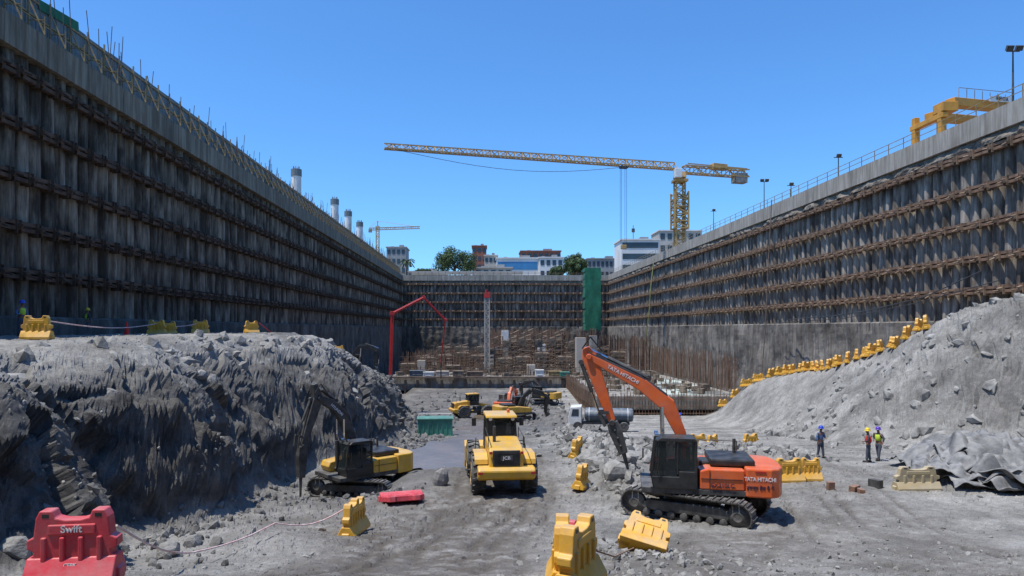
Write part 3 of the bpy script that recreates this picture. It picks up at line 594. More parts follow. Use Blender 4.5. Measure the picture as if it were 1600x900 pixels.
for lab,x0,x1,y0,y1,n,m_ in(('brown stacked formwork boards scattered over the central slab',-17,21,131,175,420,'form'),('pale timber and sheets littering the central slab',-17,21,130.5,150,120,'bcream'),('dark boards littering the slab beside the right wall',17,34,97,138,80,'form')):
    b=MB()
    for k in range(n):
        x=random.uniform(x0,x1);y=random.uniform(y0,y1);s=random.uniform(.3,1.2)*(1 if m_=='form' else .6); b.box((x,y,-2.35+s*.3),(s*random.uniform(.6,2.2),s*random.uniform(.3,1.5),s*random.uniform(.3,1.2)),(0,0,random.random()*3))
    tag(b.build('formwork_panels',m_),lab,'formwork',kind='stuff')
sf=thing('scaffold_tower','rusty tube scaffold bay',"scaffold",(0,0,0)); b=MB()
for x in(-1.5,0,1.5):
    for y in(-1.5,1.5): b.tube((x,y,0),(x,y,8),.08,n=4)
for z in np.arange(.8,8,1.2):
    for y in(-1.5,1.5): b.tube((-1.8,y,z),(1.8,y,z),.065,n=4); b.tube((-1.5,y,z),(1.5,y,z+1.2),.05,n=4)
    for x in(-1.5,1.5): b.tube((x,-1.6,z),(x,1.6,z),.055,n=4)
b.build('frame','scaf',sf); b=MB(); b.box((0,0,7.1),(2.8,2.6,.1)); b.box((0,0,4.5),(2.8,2.6,.1)); b.build('deck','form',sf); b=MB(); b.box((-.6,-1.55,6.2),(1.6,.08,1.5)); b.build('form_panel','form',sf)
SP=[(-15,138,.3),(-11.5,142,.45),(-8,146,.5),(-4.5,150,.55),(-1,144,.5),(2.5,142,.7),(5.8,146,.95),(9.2,150,1),(12.5,146,.95),(16,152,1),(19.5,146,.9),(-13,150,.45),(7,160,1.1),(10.5,162,1.15),(14,162,1.1),(4,164,1.),(0,160,.7),(17.8,160,1.15),(22,144,.6),(25.5,147,.7),(-6,138,.25),(8,137,.5),(16.5,138,.5),(27,132,.3),(22,128,.3),(12,139,.6),(4.5,138,.45),(-9,160,.7),(-5,162,.7),(29,146,.6)]
for k,(x,y,s) in enumerate(SP):
    o_=sf if k==0 else dup(sf); o_.location=(x,y,-2.3); o_.scale=(1,1,s); tag(o_,'rusty tube scaffold bay standing on the central slab','scaffold','scaffold bays on the central slab')
def column(label,x,y,z0,z1,w,m='conc',cap=None):
    t=thing('concrete_column',label,'column',(x,y,z0)); b=MB(); b.box((0,0,(z1-z0)/2),(w,w,z1-z0)); b.build('shaft',m,t,bev=.05)
    b=MB(); [b.tube((sx*w*.35,sy*w*.35,z1-z0),(sx*w*.35,sy*w*.35,z1-z0+1.6),.05,n=4) for sx in(-1,0,1) for sy in(-1,1)]; b.build('starter_bar','rebar',t)
    if cap: b=MB(); b.box((0,-.05,(z1-z0)*.8),(w*1.08,w*1.08,(z1-z0)*.35)); b.build('wrap',cap,t,bev=.05)
column('white wrapped column left of the scaffolds',5.2,158,-2.3,6.6,1.5,'conc','white'); column('white wrapped column amid the scaffolds',13.4,155,-2.3,3.5,1.6,'conc','white')
column('tall brown boarded column under the green stair tower',20.5,143,-2.3,5.0,2.0,'bcream'); column('tall grey column beside the brown boarded column',23.3,144,-2.3,5.4,1.5,'conc'); column('short grey column by the white mast',1.8,150,-2.3,2.0,1.4,'bcream'); column('stub concrete column left end of the central slab',-12.5,140,-2.3,.4,1.6,'bcream'); column('stub concrete column right of the white mast',9.5,134,-2.3,-.2,1.6,'bcream')
for k,(px,Yk,w_,h_,m_) in enumerate([(650,128,3,1.0,'blue'),(668,127,2,.8,'white'),(690,128,2.4,.9,'bcream'),(715,127,2,1.,'form'),(742,128,3,.8,'scaf'),(845,127,1.6,1.2,'white'),(870,128,2.6,.9,'ochre'),(885,127,1.8,.8,'green')]):
    b=MB(); b.box((0,0,h_/2),(w_,1.6,h_)); b.box((0,0,h_+.05),(w_*1.05,1.8,.1)); b.tube((-w_*.3,-.82,h_*.3),(w_*.3,-.82,h_*.3),.05,n=5)
    tag(b.build('material_crate',m_,loc=((px-VX)*Yk/F,Yk+3,-2.25),bev=.06),['blue grey','white','cream','brown','rusty','tall white','ochre','green'][k]+' storage crate on the front edge of the central slab','crate')
gs=thing('stair_tower','tall green netted stair tower in front of the far right corner','stair tower',(24.0,150,-7)); b=MB()
for x in(-1.6,1.6):
    for y in(-1.6,1.6): b.box((x,y,13),(.14,.14,26))
for z in np.arange(1,26,2):
    for y in(-1.6,1.6): b.beam((-1.6,y,z),(1.6,y,z),.09); b.beam((-1.6,y,z),(1.6,y,z+1.9),.08)
    b.beam((-1.6,-1,z),(1.6,-1,z+1.9),.5,.08)
b.build('frame','scaf',gs)
b=MB()
for z in np.arange(13.5,26.5,.8): b.box((.05*math.sin(z*2.3),0,z+.4),(3.45+.12*math.sin(z*3.1),3.5,.79))
b.build('netting','net',gs)
rb=thing('concrete_pump_boom','red folding concrete placing boom left of centre','concrete pump',(0,0,0)); Yb=100
pp=[P(610,596,Yb),P(613,490,Yb),P(662,465,Yb+2),P(696,500,Yb+4),P(689,566,Yb+5)]
for k,(a_,c_) in enumerate(zip(pp[:-1],pp[1:])):
    b=MB(); b.beam(a_,c_,.46-.1*k,.5-.11*k); b.tube(a_+Vector((0,-.45,0)),c_+Vector((0,-.45,0)),.08,n=6); b.tube(a_-Vector((0,.5,0)),a_+Vector((0,.5,0)),.42-.06*k,n=10); b.build('boom_section','red',rb,bev=.03)
b=MB(); b.tube(pp[4],pp[4]+Vector((0,0,-2.5)),.09,n=6); b.build('end_hose','blk',rb)
b=MB(); b.box((pp[0].x,Yb,G(pp[0].x,Yb)+.8),(2.4,2.6,1.6)); b.tube((pp[0].x,Yb,G(pp[0].x,Yb)),(pp[0].x,Yb,pp[0].z+.5),.4); b.build('pedestal','red',rb,bev=.05)
mb_=thing('placing_boom_mast','white lattice mast with a folded red placing boom on top','concrete pump',(P(761,0,140).x,140,-2.3)); zt_=H+(VY-465)*140/F+2.3
b=MB(); lattice(b,(0,0,0),(0,0,zt_),.9,16,.16,up=(0,1,0)); b.box((0,0,zt_/2),(.5,.5,zt_)); b.build('mast','bcream',mb_)
b=MB(); b.box((0,0,zt_+.3),(1.3,1.3,.7)); b.beam((-.3,0,zt_+.6),(-.2,0,zt_+1.7),.35); b.beam((.3,0,zt_+.6),(.5,0,zt_+1.2),.35); b.build('folded_boom','red',mb_)
def line(name,label,cat,pts_,r,m,n=5):
    b=MB(); b.path([Vector(p) for p in pts_],r,n); return tag(b.build(name,m),label,cat)
line('hanging_pipe','thin vertical pipe running down the right wall','pipe',[(39.6,93.5,ZT+.5),(38.9,93,15),(38.6,93,7.8),(38.,93,0.5)],.07,'scaf')
line('hanging_hose','yellow green hose hanging down the right wall far end','hose',[(39.7,158,ZT-1),(38.9,158,16),(38.6,158.3,10),(38.,160,3)],.12,'hose')
line('ramp_cable','black cable handrail sweeping up the ramp on the right','cable',[(38,52,11.2),(37.5,58,9.5),(37.4,66,8.6),(37.8,74,8.2),(38.6,86,8)],.05,'blk')
line('ramp_cable','second thin cable below the first on the right wall','cable',[(38,50,10.4),(37.8,60,9.0),(38.,72,7.9),(38.8,90,7.6)],.04,'blk')
# ---------------- machines
def wheel(par,c,r,w,rimm,lugs=18,name='wheel'):
    x,y,z=c; b=MB(); b.lathe([(r*.55,-w/2),(r*.9,-w/2),(r*.985,-w*.38),(r,-w*.2),(r,w*.2),(r*.985,w*.38),(r*.9,w/2),(r*.55,w/2)],(0,0,0),'y',28)
    for k in range(lugs):
        a=2*PI*k/lugs
        for s in(-1,1): b.box((math.cos(a+s*.06)*(r+.012),s*w*.22,math.sin(a+s*.06)*(r+.012)),(.07,w*.46,.1),Matrix.Rotation(-a,3,'Y')@Matrix.Rotation(s*.35,3,'X'))
    o_=b.build(name,'rub',par,loc=c)
    b=MB(); b.lathe([(.05,-w*.3),(r*.3,-w*.36),(r*.52,-w*.30),(r*.56,-w*.52),(r*.56,w*.52),(r*.52,w*.30),(r*.3,w*.36),(.05,w*.3)],(0,0,0),'y',20)
    for k in range(8): a=k*PI/4; b.tube((math.cos(a)*r*.2,-w*.42,math.sin(a)*r*.2),(math.cos(a)*r*.2,w*.42,math.sin(a)*r*.2),.025,n=5)
    b.build('rim',rimm,o_); return o_
def cyl(par,a,b_,r,ysides,m='drk',name='hydraulic_cylinder',frac=.55):
    for y in ysides:
        A=Vector((a[0],y,a[1]));B=Vector((b_[0],y,b_[1]));Mx=A.lerp(B,frac); b=MB(); b.tube(A,Mx,r,n=10); b.tube(A-Vector((0,.08,0)),A+Vector((0,.08,0)),r*1.3,n=8); o_=b.build(name,m,par)
        b=MB(); b.tube(Mx,B,r*.55,n=8); b.build('piston_rod','chrome',o_)
def excavator(name,label,loc,ru,rt,body,boomm,cabm,boom,arm,brk,scale=1,cwm=None,detail=True,group=None,bucket=False):
    t=thing(name,label,'excavator',loc,ru,group,scale); d=rt-ru
    for s in(-1,1):
        L2,r_=1.82,.46; n=46; tot=4*L2+2*PI*r_
        b=MB()
        for k in range(n):
            q=(k+.5)/n*tot
            if q<2*L2: x,z,a=-L2+q,2*r_,0
            elif q<2*L2+PI*r_: th=(q-2*L2)/r_; x,z,a=L2+math.sin(th)*r_,r_+math.cos(th)*r_,th
            elif q<4*L2+PI*r_: x,z,a=L2-(q-2*L2-PI*r_),0,PI
            else: th=(q-4*L2-PI*r_)/r_; x,z,a=-L2-math.sin(th)*r_,r_-math.cos(th)*r_,PI+th
            Mx=Matrix.Rotation(a,3,'Y'); b.box((x,0,z+.03),(tot/n*.9,.6,.045),Mx)
            off=Mx@Vector((.04,0,.05)); b.box((x+off.x,0,z+.03+off.z),(.03,.58,.05),Mx)
            off=Mx@Vector((0,0,-.06)); b.box((x+off.x,0,z+.03+off.z),(tot/n*.98,.2,.09),Mx)
        tr=b.build('track','trk',t); tr.rotation_euler=(0,0,d); off=Matrix.Rotation(d,3,'Z')@Vector((0,s*1.19,0)); tr.location=off
        b=MB(); b.prism([(-1.5,.3),(1.45,.3),(1.6,.45),(1.3,.66),(-1.3,.7),(-1.6,.5)],-.16,.16); b.build('track_frame','drk',tr,bev=.03)
        if detail:
            for xx in(-1.82,1.82): b=MB(); b.lathe([(.08,-.2),(.16,-.22),(.34,-.12),(.38,-.1),(.38,.1),(.34,.12),(.16,.22),(.08,.2)],(xx,0,.48),'y',16); b.build('idler_wheel' if xx>0 else 'sprocket','trk',tr)
            for xx in np.linspace(-1.35,1.35,7): b=MB(); b.lathe([(.04,-.24),(.13,-.22),(.13,.22),(.04,.24)],(xx,0,.22),'y',10); b.build('roller','trk',tr)
    b=MB(); b.box((0,0,.62),(1.5,2.0,.34)); b.lathe([(.62,.78),(.62,1.02)],(0,0,0),'z',20); o_=b.build('undercarriage','drk',t,bev=.03); o_.rotation_euler=(0,0,d)
    b=MB(); b.box((-.1,0,1.12),(4.1,2.62,.2)); b.build('deck_frame','drk',t,bev=.02)
    b=MB(); b.prism([(-1.5,1.22),(-.02,1.22),(-.02,1.86),(-.3,1.94),(-1.5,1.94)],.42,1.32); b.build('side_door',body,t,bev=.05)
    b=MB(); b.prism([(-1.5,1.22),(1.5,1.22),(1.62,1.5),(1.5,1.75),(-.1,1.94),(-1.5,1.94)],-1.32,-.45); b.build('tank_cover',body,t,bev=.05)
    b=MB(); b.box((-1.05,-.02,1.72),(1.9,.9,.66)); b.box((-1.15,0,2.1),(1.5,1.9,.26)); b.build('engine_hood','blk' if cabm=='blk' else body,t,bev=.07)
    a_=[(-1.53,1.39),(-2.35,1.39),(-2.62,1.22),(-2.78,.85),(-2.84,.4)]; a_=a_+[(x,-y) for x,y in a_[::-1]]
    b=MB(); b.prism(a_,1.02,2.02,'z'); cw=b.build('counterweight',cwm or body,t,bev=.06)
    if detail:
        b=MB(); b.tube((-1.4,-.45,2.2),(-1.4,-.45,2.75),.06); b.build('exhaust_pipe','drk',t)
        b=MB(); b.path([(-.05,-1.2,2.0),(-.05,-1.2,2.55),(-1.6,-1.2,2.55),(-1.6,-1.2,2.0)],.022); b.path([(1.3,-1.2,1.7),(1.3,-1.2,2.5),(.5,-1.2,2.5),(.5,-1.2,1.8)],.022); b.build('handrail','drk',t)
        b=MB(); b.box((-.75,1.335,1.6),(1.38,.02,.02)); b.box((-.35,1.335,1.58),(.02,.02,.64)); b.build('door_seam','blk',t)
    x0,x1,y0,y1,z0,z1=.06,1.66,.42,1.36,1.2,2.96
    cab=MB()
    cab.prism([(x0,z0),(x1-.1,z0),(x1-.02,z0+.42),(x0+.62,z0+.42),(x0+.62,z0+.62),(x0,z0+.62)],y0,y1)
    cab.prism([(x1-.2,z1-.12),(x1-.38,z1+.02),(x0+.08,z1+.02),(x0-.02,z1-.12)],y0-.02,y1+.02)
    for y in(y0+.04,y1-.04):
        cab.beam((x0+.05,y,z0+.5),(x0+.05,y,z1-.05),.1); cab.beam((x1-.03,y,z0+.4),(x1-.2,y,z1-.05),.08); cab.beam((x0+.66,y,z0+.5),(x0+.66,y,z1-.05),.07)
    co=cab.build('cab',cabm,t,bev=.025)
    g=MB(); g.prism([(x0+.08,z0+.62),(x0+.62,z0+.62),(x0+.62,z1-.14),(x0+.08,z1-.14)],y1-.05,y1-.03); g.build('side_window','glass',co)
    g=MB(); g.prism([(x0+.7,z0+.44),(x1-.05,z0+.44),(x1-.22,z1-.14),(x0+.7,z1-.14)],y1-.05,y1-.03); g.build('door_window','glass',co)
    g=MB(); g.prism([(x0+.7,z0+.44),(x1-.05,z0+.44),(x1-.22,z1-.14),(x0+.08,z1-.14),(x0+.08,z0+.62)],y0+.03,y0+.05); g.build('side_window','glass',co)
    g=MB(); g.add([(x1-.02,y0+.08,z0+.44),(x1-.02,y1-.08,z0+.44),(x1-.19,y1-.08,z1-.14),(x1-.19,y0+.08,z1-.14)],[(0,1,2,3)]); g.build('windscreen','glass',co)
    if detail:
        g=MB(); g.box((x0+.5,.89,z0+.62),(.5,.5,.14)); g.box((x0+.28,.89,z0+1.0),(.12,.5,.75)); g.build('seat','blk',co,bev=.04)
        g=MB(); g.path([(x1-.25,y1+.02,z0+.5),(x1-.25,y1+.07,z0+.6),(x1-.3,y1+.07,z1-.5)],.018); g.tube((x1,y1,z1-.2),(x1+.25,y1+.2,z1-.3),.015); g.box((x1+.25,y1+.2,z1-.5),(.05,.18,.32)); g.build('mirror_and_grip','blk',co)
        for yy in(.6,1.2): g=MB(); g.tube((x1-.3,yy,z1+.1),(x1-.16,yy,z1+.1),.07,n=10); g.build('work_light','chrome',co)
    b=MB(); n=len(boom); hw=[.15]+[.24]*(n-2)+[.12]
    if n>=5: hw[1]=.20; hw[2]=.28; hw[-2]=.23
    b.rib(boom,hw,-.22,.22); b.tube((boom[0][0],-.36,boom[0][1]),(boom[0][0],.36,boom[0][1]),.15); b.tube((boom[-1][0],-.31,boom[-1][1]),(boom[-1][0],.31,boom[-1][1]),.12)
    bo=b.build('boom',boomm,t,bev=.03)
    mid=boom[n//2]; cyl(bo,(boom[0][0]+.85,boom[0][1]-.3),(mid[0]+.2,mid[1]-.05),.11,(-.35,.35),m='drk')
    b=MB()
    for yy,dz in((.19,.0),(.1,.03),(-.1,.02),(-.19,.04)): b.path([(x+.02*k_,yy,z+hw[min(k_+1,n-1)]+.05+dz) for k_,(x,z) in enumerate(boom[1:])],.028)
    b.path([(boom[-1][0]-.5,.2,boom[-1][1]+.2),(boom[-1][0]-.05,.26,boom[-1][1]+.75),(boom[-1][0]+.25,.22,boom[-1][1]+.3)],.03)
    b.build('hydraulic_hose','blk',bo)
    b=MB(); (ax,az),(bx,bz)=arm; dv=Vector((bx-ax,bz-az)).normalized(); pv=boom[-1]; b.rib([(ax,az),pv,((pv[0]*.5+bx*.5),(pv[1]*.5+bz*.5)),(bx,bz)],[.12,.27,.22,.13],-.18,.18)
    ao=b.build('arm',boomm,t,bev=.03)
    cyl(ao,(boom[-2][0]*.75+boom[-3][0]*.25,boom[-2][1]*.75+boom[-3][1]*.25+.42),(ax,az),.09,(0,),frac=.65)
    nrm_=Vector((-dv.y,dv.x))
    if nrm_.x<0: nrm_=-nrm_
    c0=Vector(pv)+nrm_*.36+dv*.1; c1=Vector((bx,bz))+nrm_*.36-dv*.45; cyl(ao,tuple(c0),tuple(c1),.075,(0,),frac=.6)
    for y in(-.22,.22):
        b=MB(); b.beam((bx-dv.x*.35,y,bz-dv.y*.35),(c1.x,y,c1.y),.05,.12); b.beam((c1.x,y,c1.y),(bx+nrm_.x*.3+dv.x*.1,y,bz+nrm_.y*.3+dv.y*.1),.05,.12)
        b.build('linkage','drk',ao)
    if not bucket:
        (cx,cz),(ex,ez),(fx,fz)=brk; k=MB(); k.rib([(cx,cz),(cx*.7+ex*.3,cz*.7+ez*.3),(ex,ez)],[.20,.24,.16],-.2,.2); k.tube((cx,-.26,cz),(cx,.26,cz),.12)
        for fr_ in(.25,.5,.75):
            q=(cx+(ex-cx)*fr_,cz+(ez-cz)*fr_); k.tube((q[0],-.24,q[1]),(q[0],.24,q[1]),.05,n=6)
        ko=k.build('hydraulic_breaker','drk',t,bev=.03); k=MB(); k.tube((ex,0,ez),(fx,0,fz),.085,.05,n=10); k.build('chisel','trk',ko)
    else:
        (cx,cz)=brk[0]; k=MB(); k.prism([(cx,cz+.1),(cx+.4,cz-.1),(cx+.55,cz-.6),(cx+.2,cz-1.05),(cx-.5,cz-1.15),(cx-.35,cz-.95),(cx+.1,cz-.8),(cx+.25,cz-.5),(cx+.1,cz-.2)],-.55,.55); k.build('bucket','trk',t,bev=.03)
    return t
ex=excavator('excavator','large orange excavator with black cab and breaker on tracks',(7.8,25.0,G(7.7,25)-.03),R(168),R(146),'or','or','blk',
  [(.3,1.75),(.55,3.0),(1.0,4.0),(1.9,4.72),(3.85,5.75)],((3.98,6.1),(3.0,3.35)),((3.0,3.3),(2.58,2.15),(2.42,1.55)),cwm='or')
text('TATA HITACHI',.185,'whit2',ex,(-1.98,1.40,1.66),(R(90),0,R(180)),ext=.006,sx=.82)
text('TATA HITACHI',.19,'whit2',ex,(2.6,.226,5.1),(R(90),R(27.8),R(180)),ext=.006)
text('EX210LC',.2,'navy',ex,(-.78,1.345,1.38),(R(90),0,R(180)),ext=.006)
text('एमन्त हेत दे पे',.17,'navy',ex,(-1.98,1.40,1.36),(R(90),0,R(180)),ext=.006)
b=MB(); b.box((-2.0,1.40,1.91),(.35,.02,.05)); b.build('reflector','red',ex)
ex2=excavator('excavator','yellow excavator with dark boom and breaker below the left cliff',(-5.9,32.8,G(-5.9,32.8)+.02),R(222),R(165),'yel','drk','blk',
  [(.3,1.7),(.5,2.9),(1.0,4.1),(1.6,4.75),(2.5,5.2)],((2.7,5.95),(3.35,2.9)),((3.35,2.85),(3.42,1.3),(3.44,.3)),scale=.9,cwm='yel')
text('HYUNDAI',.2,'whit2',ex2,(1.5,.226,4.55),(R(90),R(42),R(180)),ext=.006)
for k,(px,Yk,ru,lab,bm) in enumerate([(806,84,20,'yellow excavator with lowered boom in the middle distance','yelf'),(793,98,70,'small orange excavator on the haul road behind the yellow ones','or'),(850,112,150,'farthest small yellow excavator near the central slab','yelf'),(566,84,10,'dark armed yellow excavator on top of the left slope','yelf')]):
    x=(px-VX)*Yk/F; up=(k==3)
    bo_=[(.35,1.75),(.9,2.9),(1.8,3.6),(2.9,3.4),(4.2,2.9)] if not up else [(.35,1.75),(.5,3.0),(1.2,3.9),(2.2,3.95),(3.3,3.4)]
    e_=excavator('excavator',lab,(x,Yk,G(x,Yk)-(.6 if up else 0)),R(ru),R(ru+30),bm,'blk' if k!=1 else 'or','blk',bo_,((bo_[-1][0]+.3,bo_[-1][1]+.4),(bo_[-1][0]-.2,bo_[-1][1]-1.9)),((bo_[-1][0]-.2,bo_[-1][1]-1.9),)*3,detail=False,bucket=True)
e_.location.x-=1.6
def loader(name,label,loc,rz,ym,grp=None,txt=False,scale=1):
    t=thing(name,label,'wheel loader',loc,rz,grp,scale)
    b=MB(); b.prism([(-3.05,1.05),(-3.15,1.35),(-3.1,2.0),(-2.95,2.12),(-.95,2.35),(-.95,1.05)],-.72,.72); b.build('engine_hood',ym,t,bev=.07)
    b=MB(); b.prism([(-3.35,.92),(-3.4,1.25),(-3.2,1.36),(-2.7,1.36),(-2.6,.85),(-2.9,.75)],-1.2,1.2); b.build('counterweight',ym,t,bev=.07)
    b=MB(); b.box((-3.14,0,1.72),(.06,1.14,.66)); g=b.build('grille','drk',t,bev=.02)
    b=MB(); [b.box((-3.19,0,1.46+.075*k),(.02,1.06,.02)) for k in range(8)]; b.build('louvre','blk',g)
    b=MB(); b.box((-3.21,0,1.74),(.02,.5,.2)); b.build('badge','drk',g)
    if txt: text('JCB',.18,'whit2',g,(-3.228,0,1.74),(R(90),0,R(-90)),ext=.004,sx=1.15)
    for s in(-1,1):
        b=MB(); b.prism([(-2.75,1.4),(-2.7,1.6),(-2.35,1.82),(-1.35,1.82),(-1.0,1.55),(-1.0,1.48),(-1.38,1.74),(-2.32,1.74),(-2.62,1.54)],s*.74,s*1.3); b.box((-.85,s*1.0,1.1),(.5,.5,.05)); b.box((-.85,s*1.0,.75),(.5,.5,.05)); b.build('mudguard',ym,t,bev=.01)
        b=MB(); b.box((-3.17,s*.65,1.95),(.05,.12,.1)); b.box((-3.41,s*1.1,1.15),(.03,.2,.09)); b.build('tail_light','red',t)
        b=MB(); b.path([(-2.9,s*.74,2.15),(-2.9,s*.74,2.6),(-1.3,s*.74,2.75),(-1.3,s*.74,2.3)],.02); b.path([(-.5,s*1.15,1.1),(-.6,s*1.1,2.2)],.02); b.build('handrail','blk',t)
        for xx in(-1.9,1.4): wheel(t,(xx,s*1.1,.86),.86,.6,ym)
        b=MB(); b.rib([(.6,1.75),(1.8,1.55),(2.75,.7),(3.1,.45)],[.15,.22,.18,.1],s*.42,s*.56); b.build('lift_arm',ym,t)
    b=MB(); b.box((-1.2,0,.95),(3.2,1.0,.5)); b.box((1.2,0,1.1),(1.6,.9,.7)); b.tube((-.1,0,.6),(-.1,0,1.5),.25); b.tube((-1.9,-.8,.86),(-1.9,.8,.86),.2); b.tube((1.4,-.8,.86),(1.4,.8,.86),.2); b.build('chassis','drk',t,bev=.03)
    b=MB(); b.prism([(3.0,.15),(4.0,.08),(4.0,.14),(3.3,.3),(3.05,.6),(3.1,1.15),(3.4,1.4),(3.36,1.45),(2.98,1.2),(2.9,.5)],-1.42,1.42); b.build('bucket',ym,t)
    cb=MB(); cb.box((-.45,0,1.95),(1.5,1.4,.5))
    for x in(-1.15,-.35,.28):
        for y in(-.66,.66): cb.beam((x,y,2.1),(x+(.08 if x>-1 else .12),y*.93,3.18),.09)
    for y in(-.62,.62): cb.beam((-1.05,y,3.12),(.3,y,3.12),.09)
    co=cb.build('cab','blk',t,bev=.02)
    b=MB(); b.prism([(-1.22,3.14),(-1.16,3.26),(.3,3.3),(.48,3.2),(.44,3.14)],-.7,.7); b.build('cab_roof',ym,co,bev=.05)
    b=MB(); b.box((-1.08,0,2.65),(.02,1.2,.95),(0,R(5),0)); b.build('rear_window','glass',co)
    for s in(-1,1): b=MB(); b.prism([(-1.05,2.2),(.25,2.2),(.3,3.1),(-.98,3.1)],s*.63,s*.645); b.build('side_window','glass',co)
    b=MB(); b.box((.32,0,2.65),(.02,1.2,.95)); b.build('windscreen','glass',co)
    b=MB(); b.box((-.5,0,2.3),(.5,.5,.15)); b.box((-.75,0,2.6),(.12,.5,.65)); b.build('seat','blk',co,bev=.04)
    for s in(-1,1):
        b=MB(); b.tube((-1.25,s*.5,3.1),(-1.12,s*.5,3.1),.08,n=10); b.build('work_light','chrome',co)
        b=MB(); b.path([(.3,s*.65,2.9),(.5,s*1.1,2.95)],.02); b.box((.5,s*1.12,2.75),(.05,.2,.36)); b.build('mirror','blk',co)
    b=MB(); b.tube((-2.0,.4,2.2),(-2.0,.4,2.9),.07); b.build('exhaust_pipe','drk',t); b=MB(); b.lathe([(.07,0),(.07,.12),(.02,.15)],(-.3,-.4,3.3),'z',10); b.build('beacon','or',co)
    return t
ld=loader('wheel_loader','yellow wheel loader seen from the rear on the central track',(.72,30.3,G(.7,30.3)-.02),R(94.5),'yel',txt=True,scale=.96)
x=(742-VX)*90/F; l2=loader('wheel_loader','small yellow wheel loader facing right in the distance',(x,92,G(x,92)),R(20),'yelf')
def tanker(loc,rz,scale):
    t=thing('tanker_truck','white cab water tanker with dark grey blue tank behind the rubble','truck',loc,rz,scale=scale)
    b=MB(); b.prism([(3.9,.6),(5.3,.6),(5.35,1.4),(5.1,2.5),(3.9,2.6)],-1.15,1.15); c=b.build('cab','white',t,bev=.08)
    b=MB(); b.add([(5.37,-1,1.5),(5.37,1,1.5),(5.14,.95,2.35),(5.14,-.95,2.35)],[(0,1,2,3)]); b.build('windscreen','dglass',c)
    for s in(-1,1):
        b=MB(); b.prism([(4.2,1.55),(5.0,1.55),(4.85,2.3),(4.2,2.3)],s*1.155,s*1.17); b.build('side_window','dglass',c)
        b=MB(); b.box((5.38,s*.85,.95),(.05,.3,.2)); b.build('headlight','chrome',c)
        for xx in(4.3,.6,-.6): wheel(t,(xx,s*1.0,.5),.5,.35,'drk',0)
    b=MB(); b.box((1.6,0,.75),(5.6,.9,.25)); b.build('chassis','drk',t)
    b=MB(); b.lathe([(.4,-1.6),(.68,-1.5),(.72,-1.3),(.72,3.3),(.68,3.5),(.4,3.6)],(0,0,0),'x',24); b.v=[(x,y*1.4,z+1.65) for x,y,z in b.v]; b.build('tank','blue',t)
    b=MB(); [b.lathe([(.735,q-.03),(.735,q+.03)],(0,0,0),'x',24) for q in(-1,1,3.1)]; b.v=[(x,y*1.4,z+1.65) for x,y,z in b.v]; b.build('tank_band','white',t)
    return t
xx_=(966-VX)*65/F; tanker((xx_,65,G(xx_,65)+.15),R(170),.88)
x=(680-VX)*60/F; gc=thing('site_container','green steel container on the wet ground','container',(x,60,G(x,60)-.05),R(4)); b=MB(); b.box((0,0,.85),(3.0,1.8,1.3)); [b.box((q,-.92,.85),(.08,.06,1.3)) for q in np.arange(-1.4,1.5,.4)]; b.build('body','green',gc,bev=.02); b=MB(); b.box((0,0,1.55),(3.2,2.0,.1)); b.box((0,0,.1),(3.1,1.9,.15)); b.build('rim','green',gc,bev=.02); b=MB(); b.path([(-1.4,-.9,1.6),(-1.4,-.9,2.0),(1.4,-.9,2.0),(1.4,-.9,1.6)],.03); b.build('rail','white',gc)
# ---------------- barriers
def barrier_mesh(m,name='safety_barrier'):
    t=bpy.data.objects.new(name,None); C.objects.link(t)
    sil=[(-.62,0),(-.62,.17),(-.53,.22),(-.5,.44),(-.585,.48),(-.585,.6),(-.5,.64),(-.47,.9),(-.42,1.0),(-.26,1.0),(-.22,.9),(-.1,.87),(.1,.87),(.22,.9),(.26,1.0),(.42,1.0),(.47,.9),(.5,.64),(.585,.6),(.585,.48),(.5,.44),(.53,.22),(.62,.17),(.62,0),(.3,0),(.26,.09),(-.26,.09),(-.3,0)]
    b=MB(); b.prism(sil,-.11,.11); b.prism([(-.27,0),(-.27,.1),(-.12,.36),(.12,.36),(.27,.1),(.27,0)],-.58,.58,'x')
    for x in(-.36,-.12,.12,.36): b.box((x,0,.47),(.07,.3,.34))
    b.box((0,0,.74),(.62,.26,.14)); b.box((0,0,.26),(.8,.34,.05))
    b.build('shell',m,t,bev=.018)
    for s in(-1,1):
        b=MB(); b.box((s*.34,0,.93),(.09,.225,.05)); b.build('slot','blk',t)
        b=MB(); b.box((s*.2,0,.045),(.12,.52,.07)); b.build('forklift_slot','blk',t)
    return t
def place(src,px=None,Yk=None,rz=0,label='',group=None,s=1,sx=1,tilt=(0,0),dz=0,xy=None,first=False,cat='barrier'):
    x,y=xy if xy else ((px-VX)*Yk/F,Yk); o_=src if first else dup(src); o_.location=(x,y,G(x,y)+dz); o_.rotation_euler=(tilt[0],tilt[1],rz); o_.scale=(s*sx,s,s); return tag(o_,label,cat,group)
yb=barrier_mesh('bar'); rbb=barrier_mesh('barred'); bb=barrier_mesh('barbeige')
place(rbb,887,14.3,R(70),'red barrier partly hidden behind the bottom centre yellow ones',first=True,s=.95)
place(rbb,626,27,R(18),'pink red barrier lying flat by the puddle',tilt=(R(80),0),dz=.1,sx=1.6,s=.9)
rfg=place(rbb,118,10.3,R(8),'red plastic water barrier in the left foreground',s=1.08,dz=.02)
text('Swift',.14,'whit2',rfg,(0,-.134,.745),(R(90),0,0),ext=.003); text('CEBK',.07,'whit2',rfg,(0,-.176,.262),(R(80),0,0),ext=.003)
place(bb,1432,28.9,R(4),'dusty beige barrier left of the heap of dark sheets',first=True,sx=1.65)
place(yb,903,11.3,R(62),'nearest yellow barrier standing end on at the bottom centre',first=True,s=1.12,dz=-.1)
place(yb,878,12.1,R(82),'yellow barrier just behind the nearest one at bottom centre',s=1.1,dz=-.05)
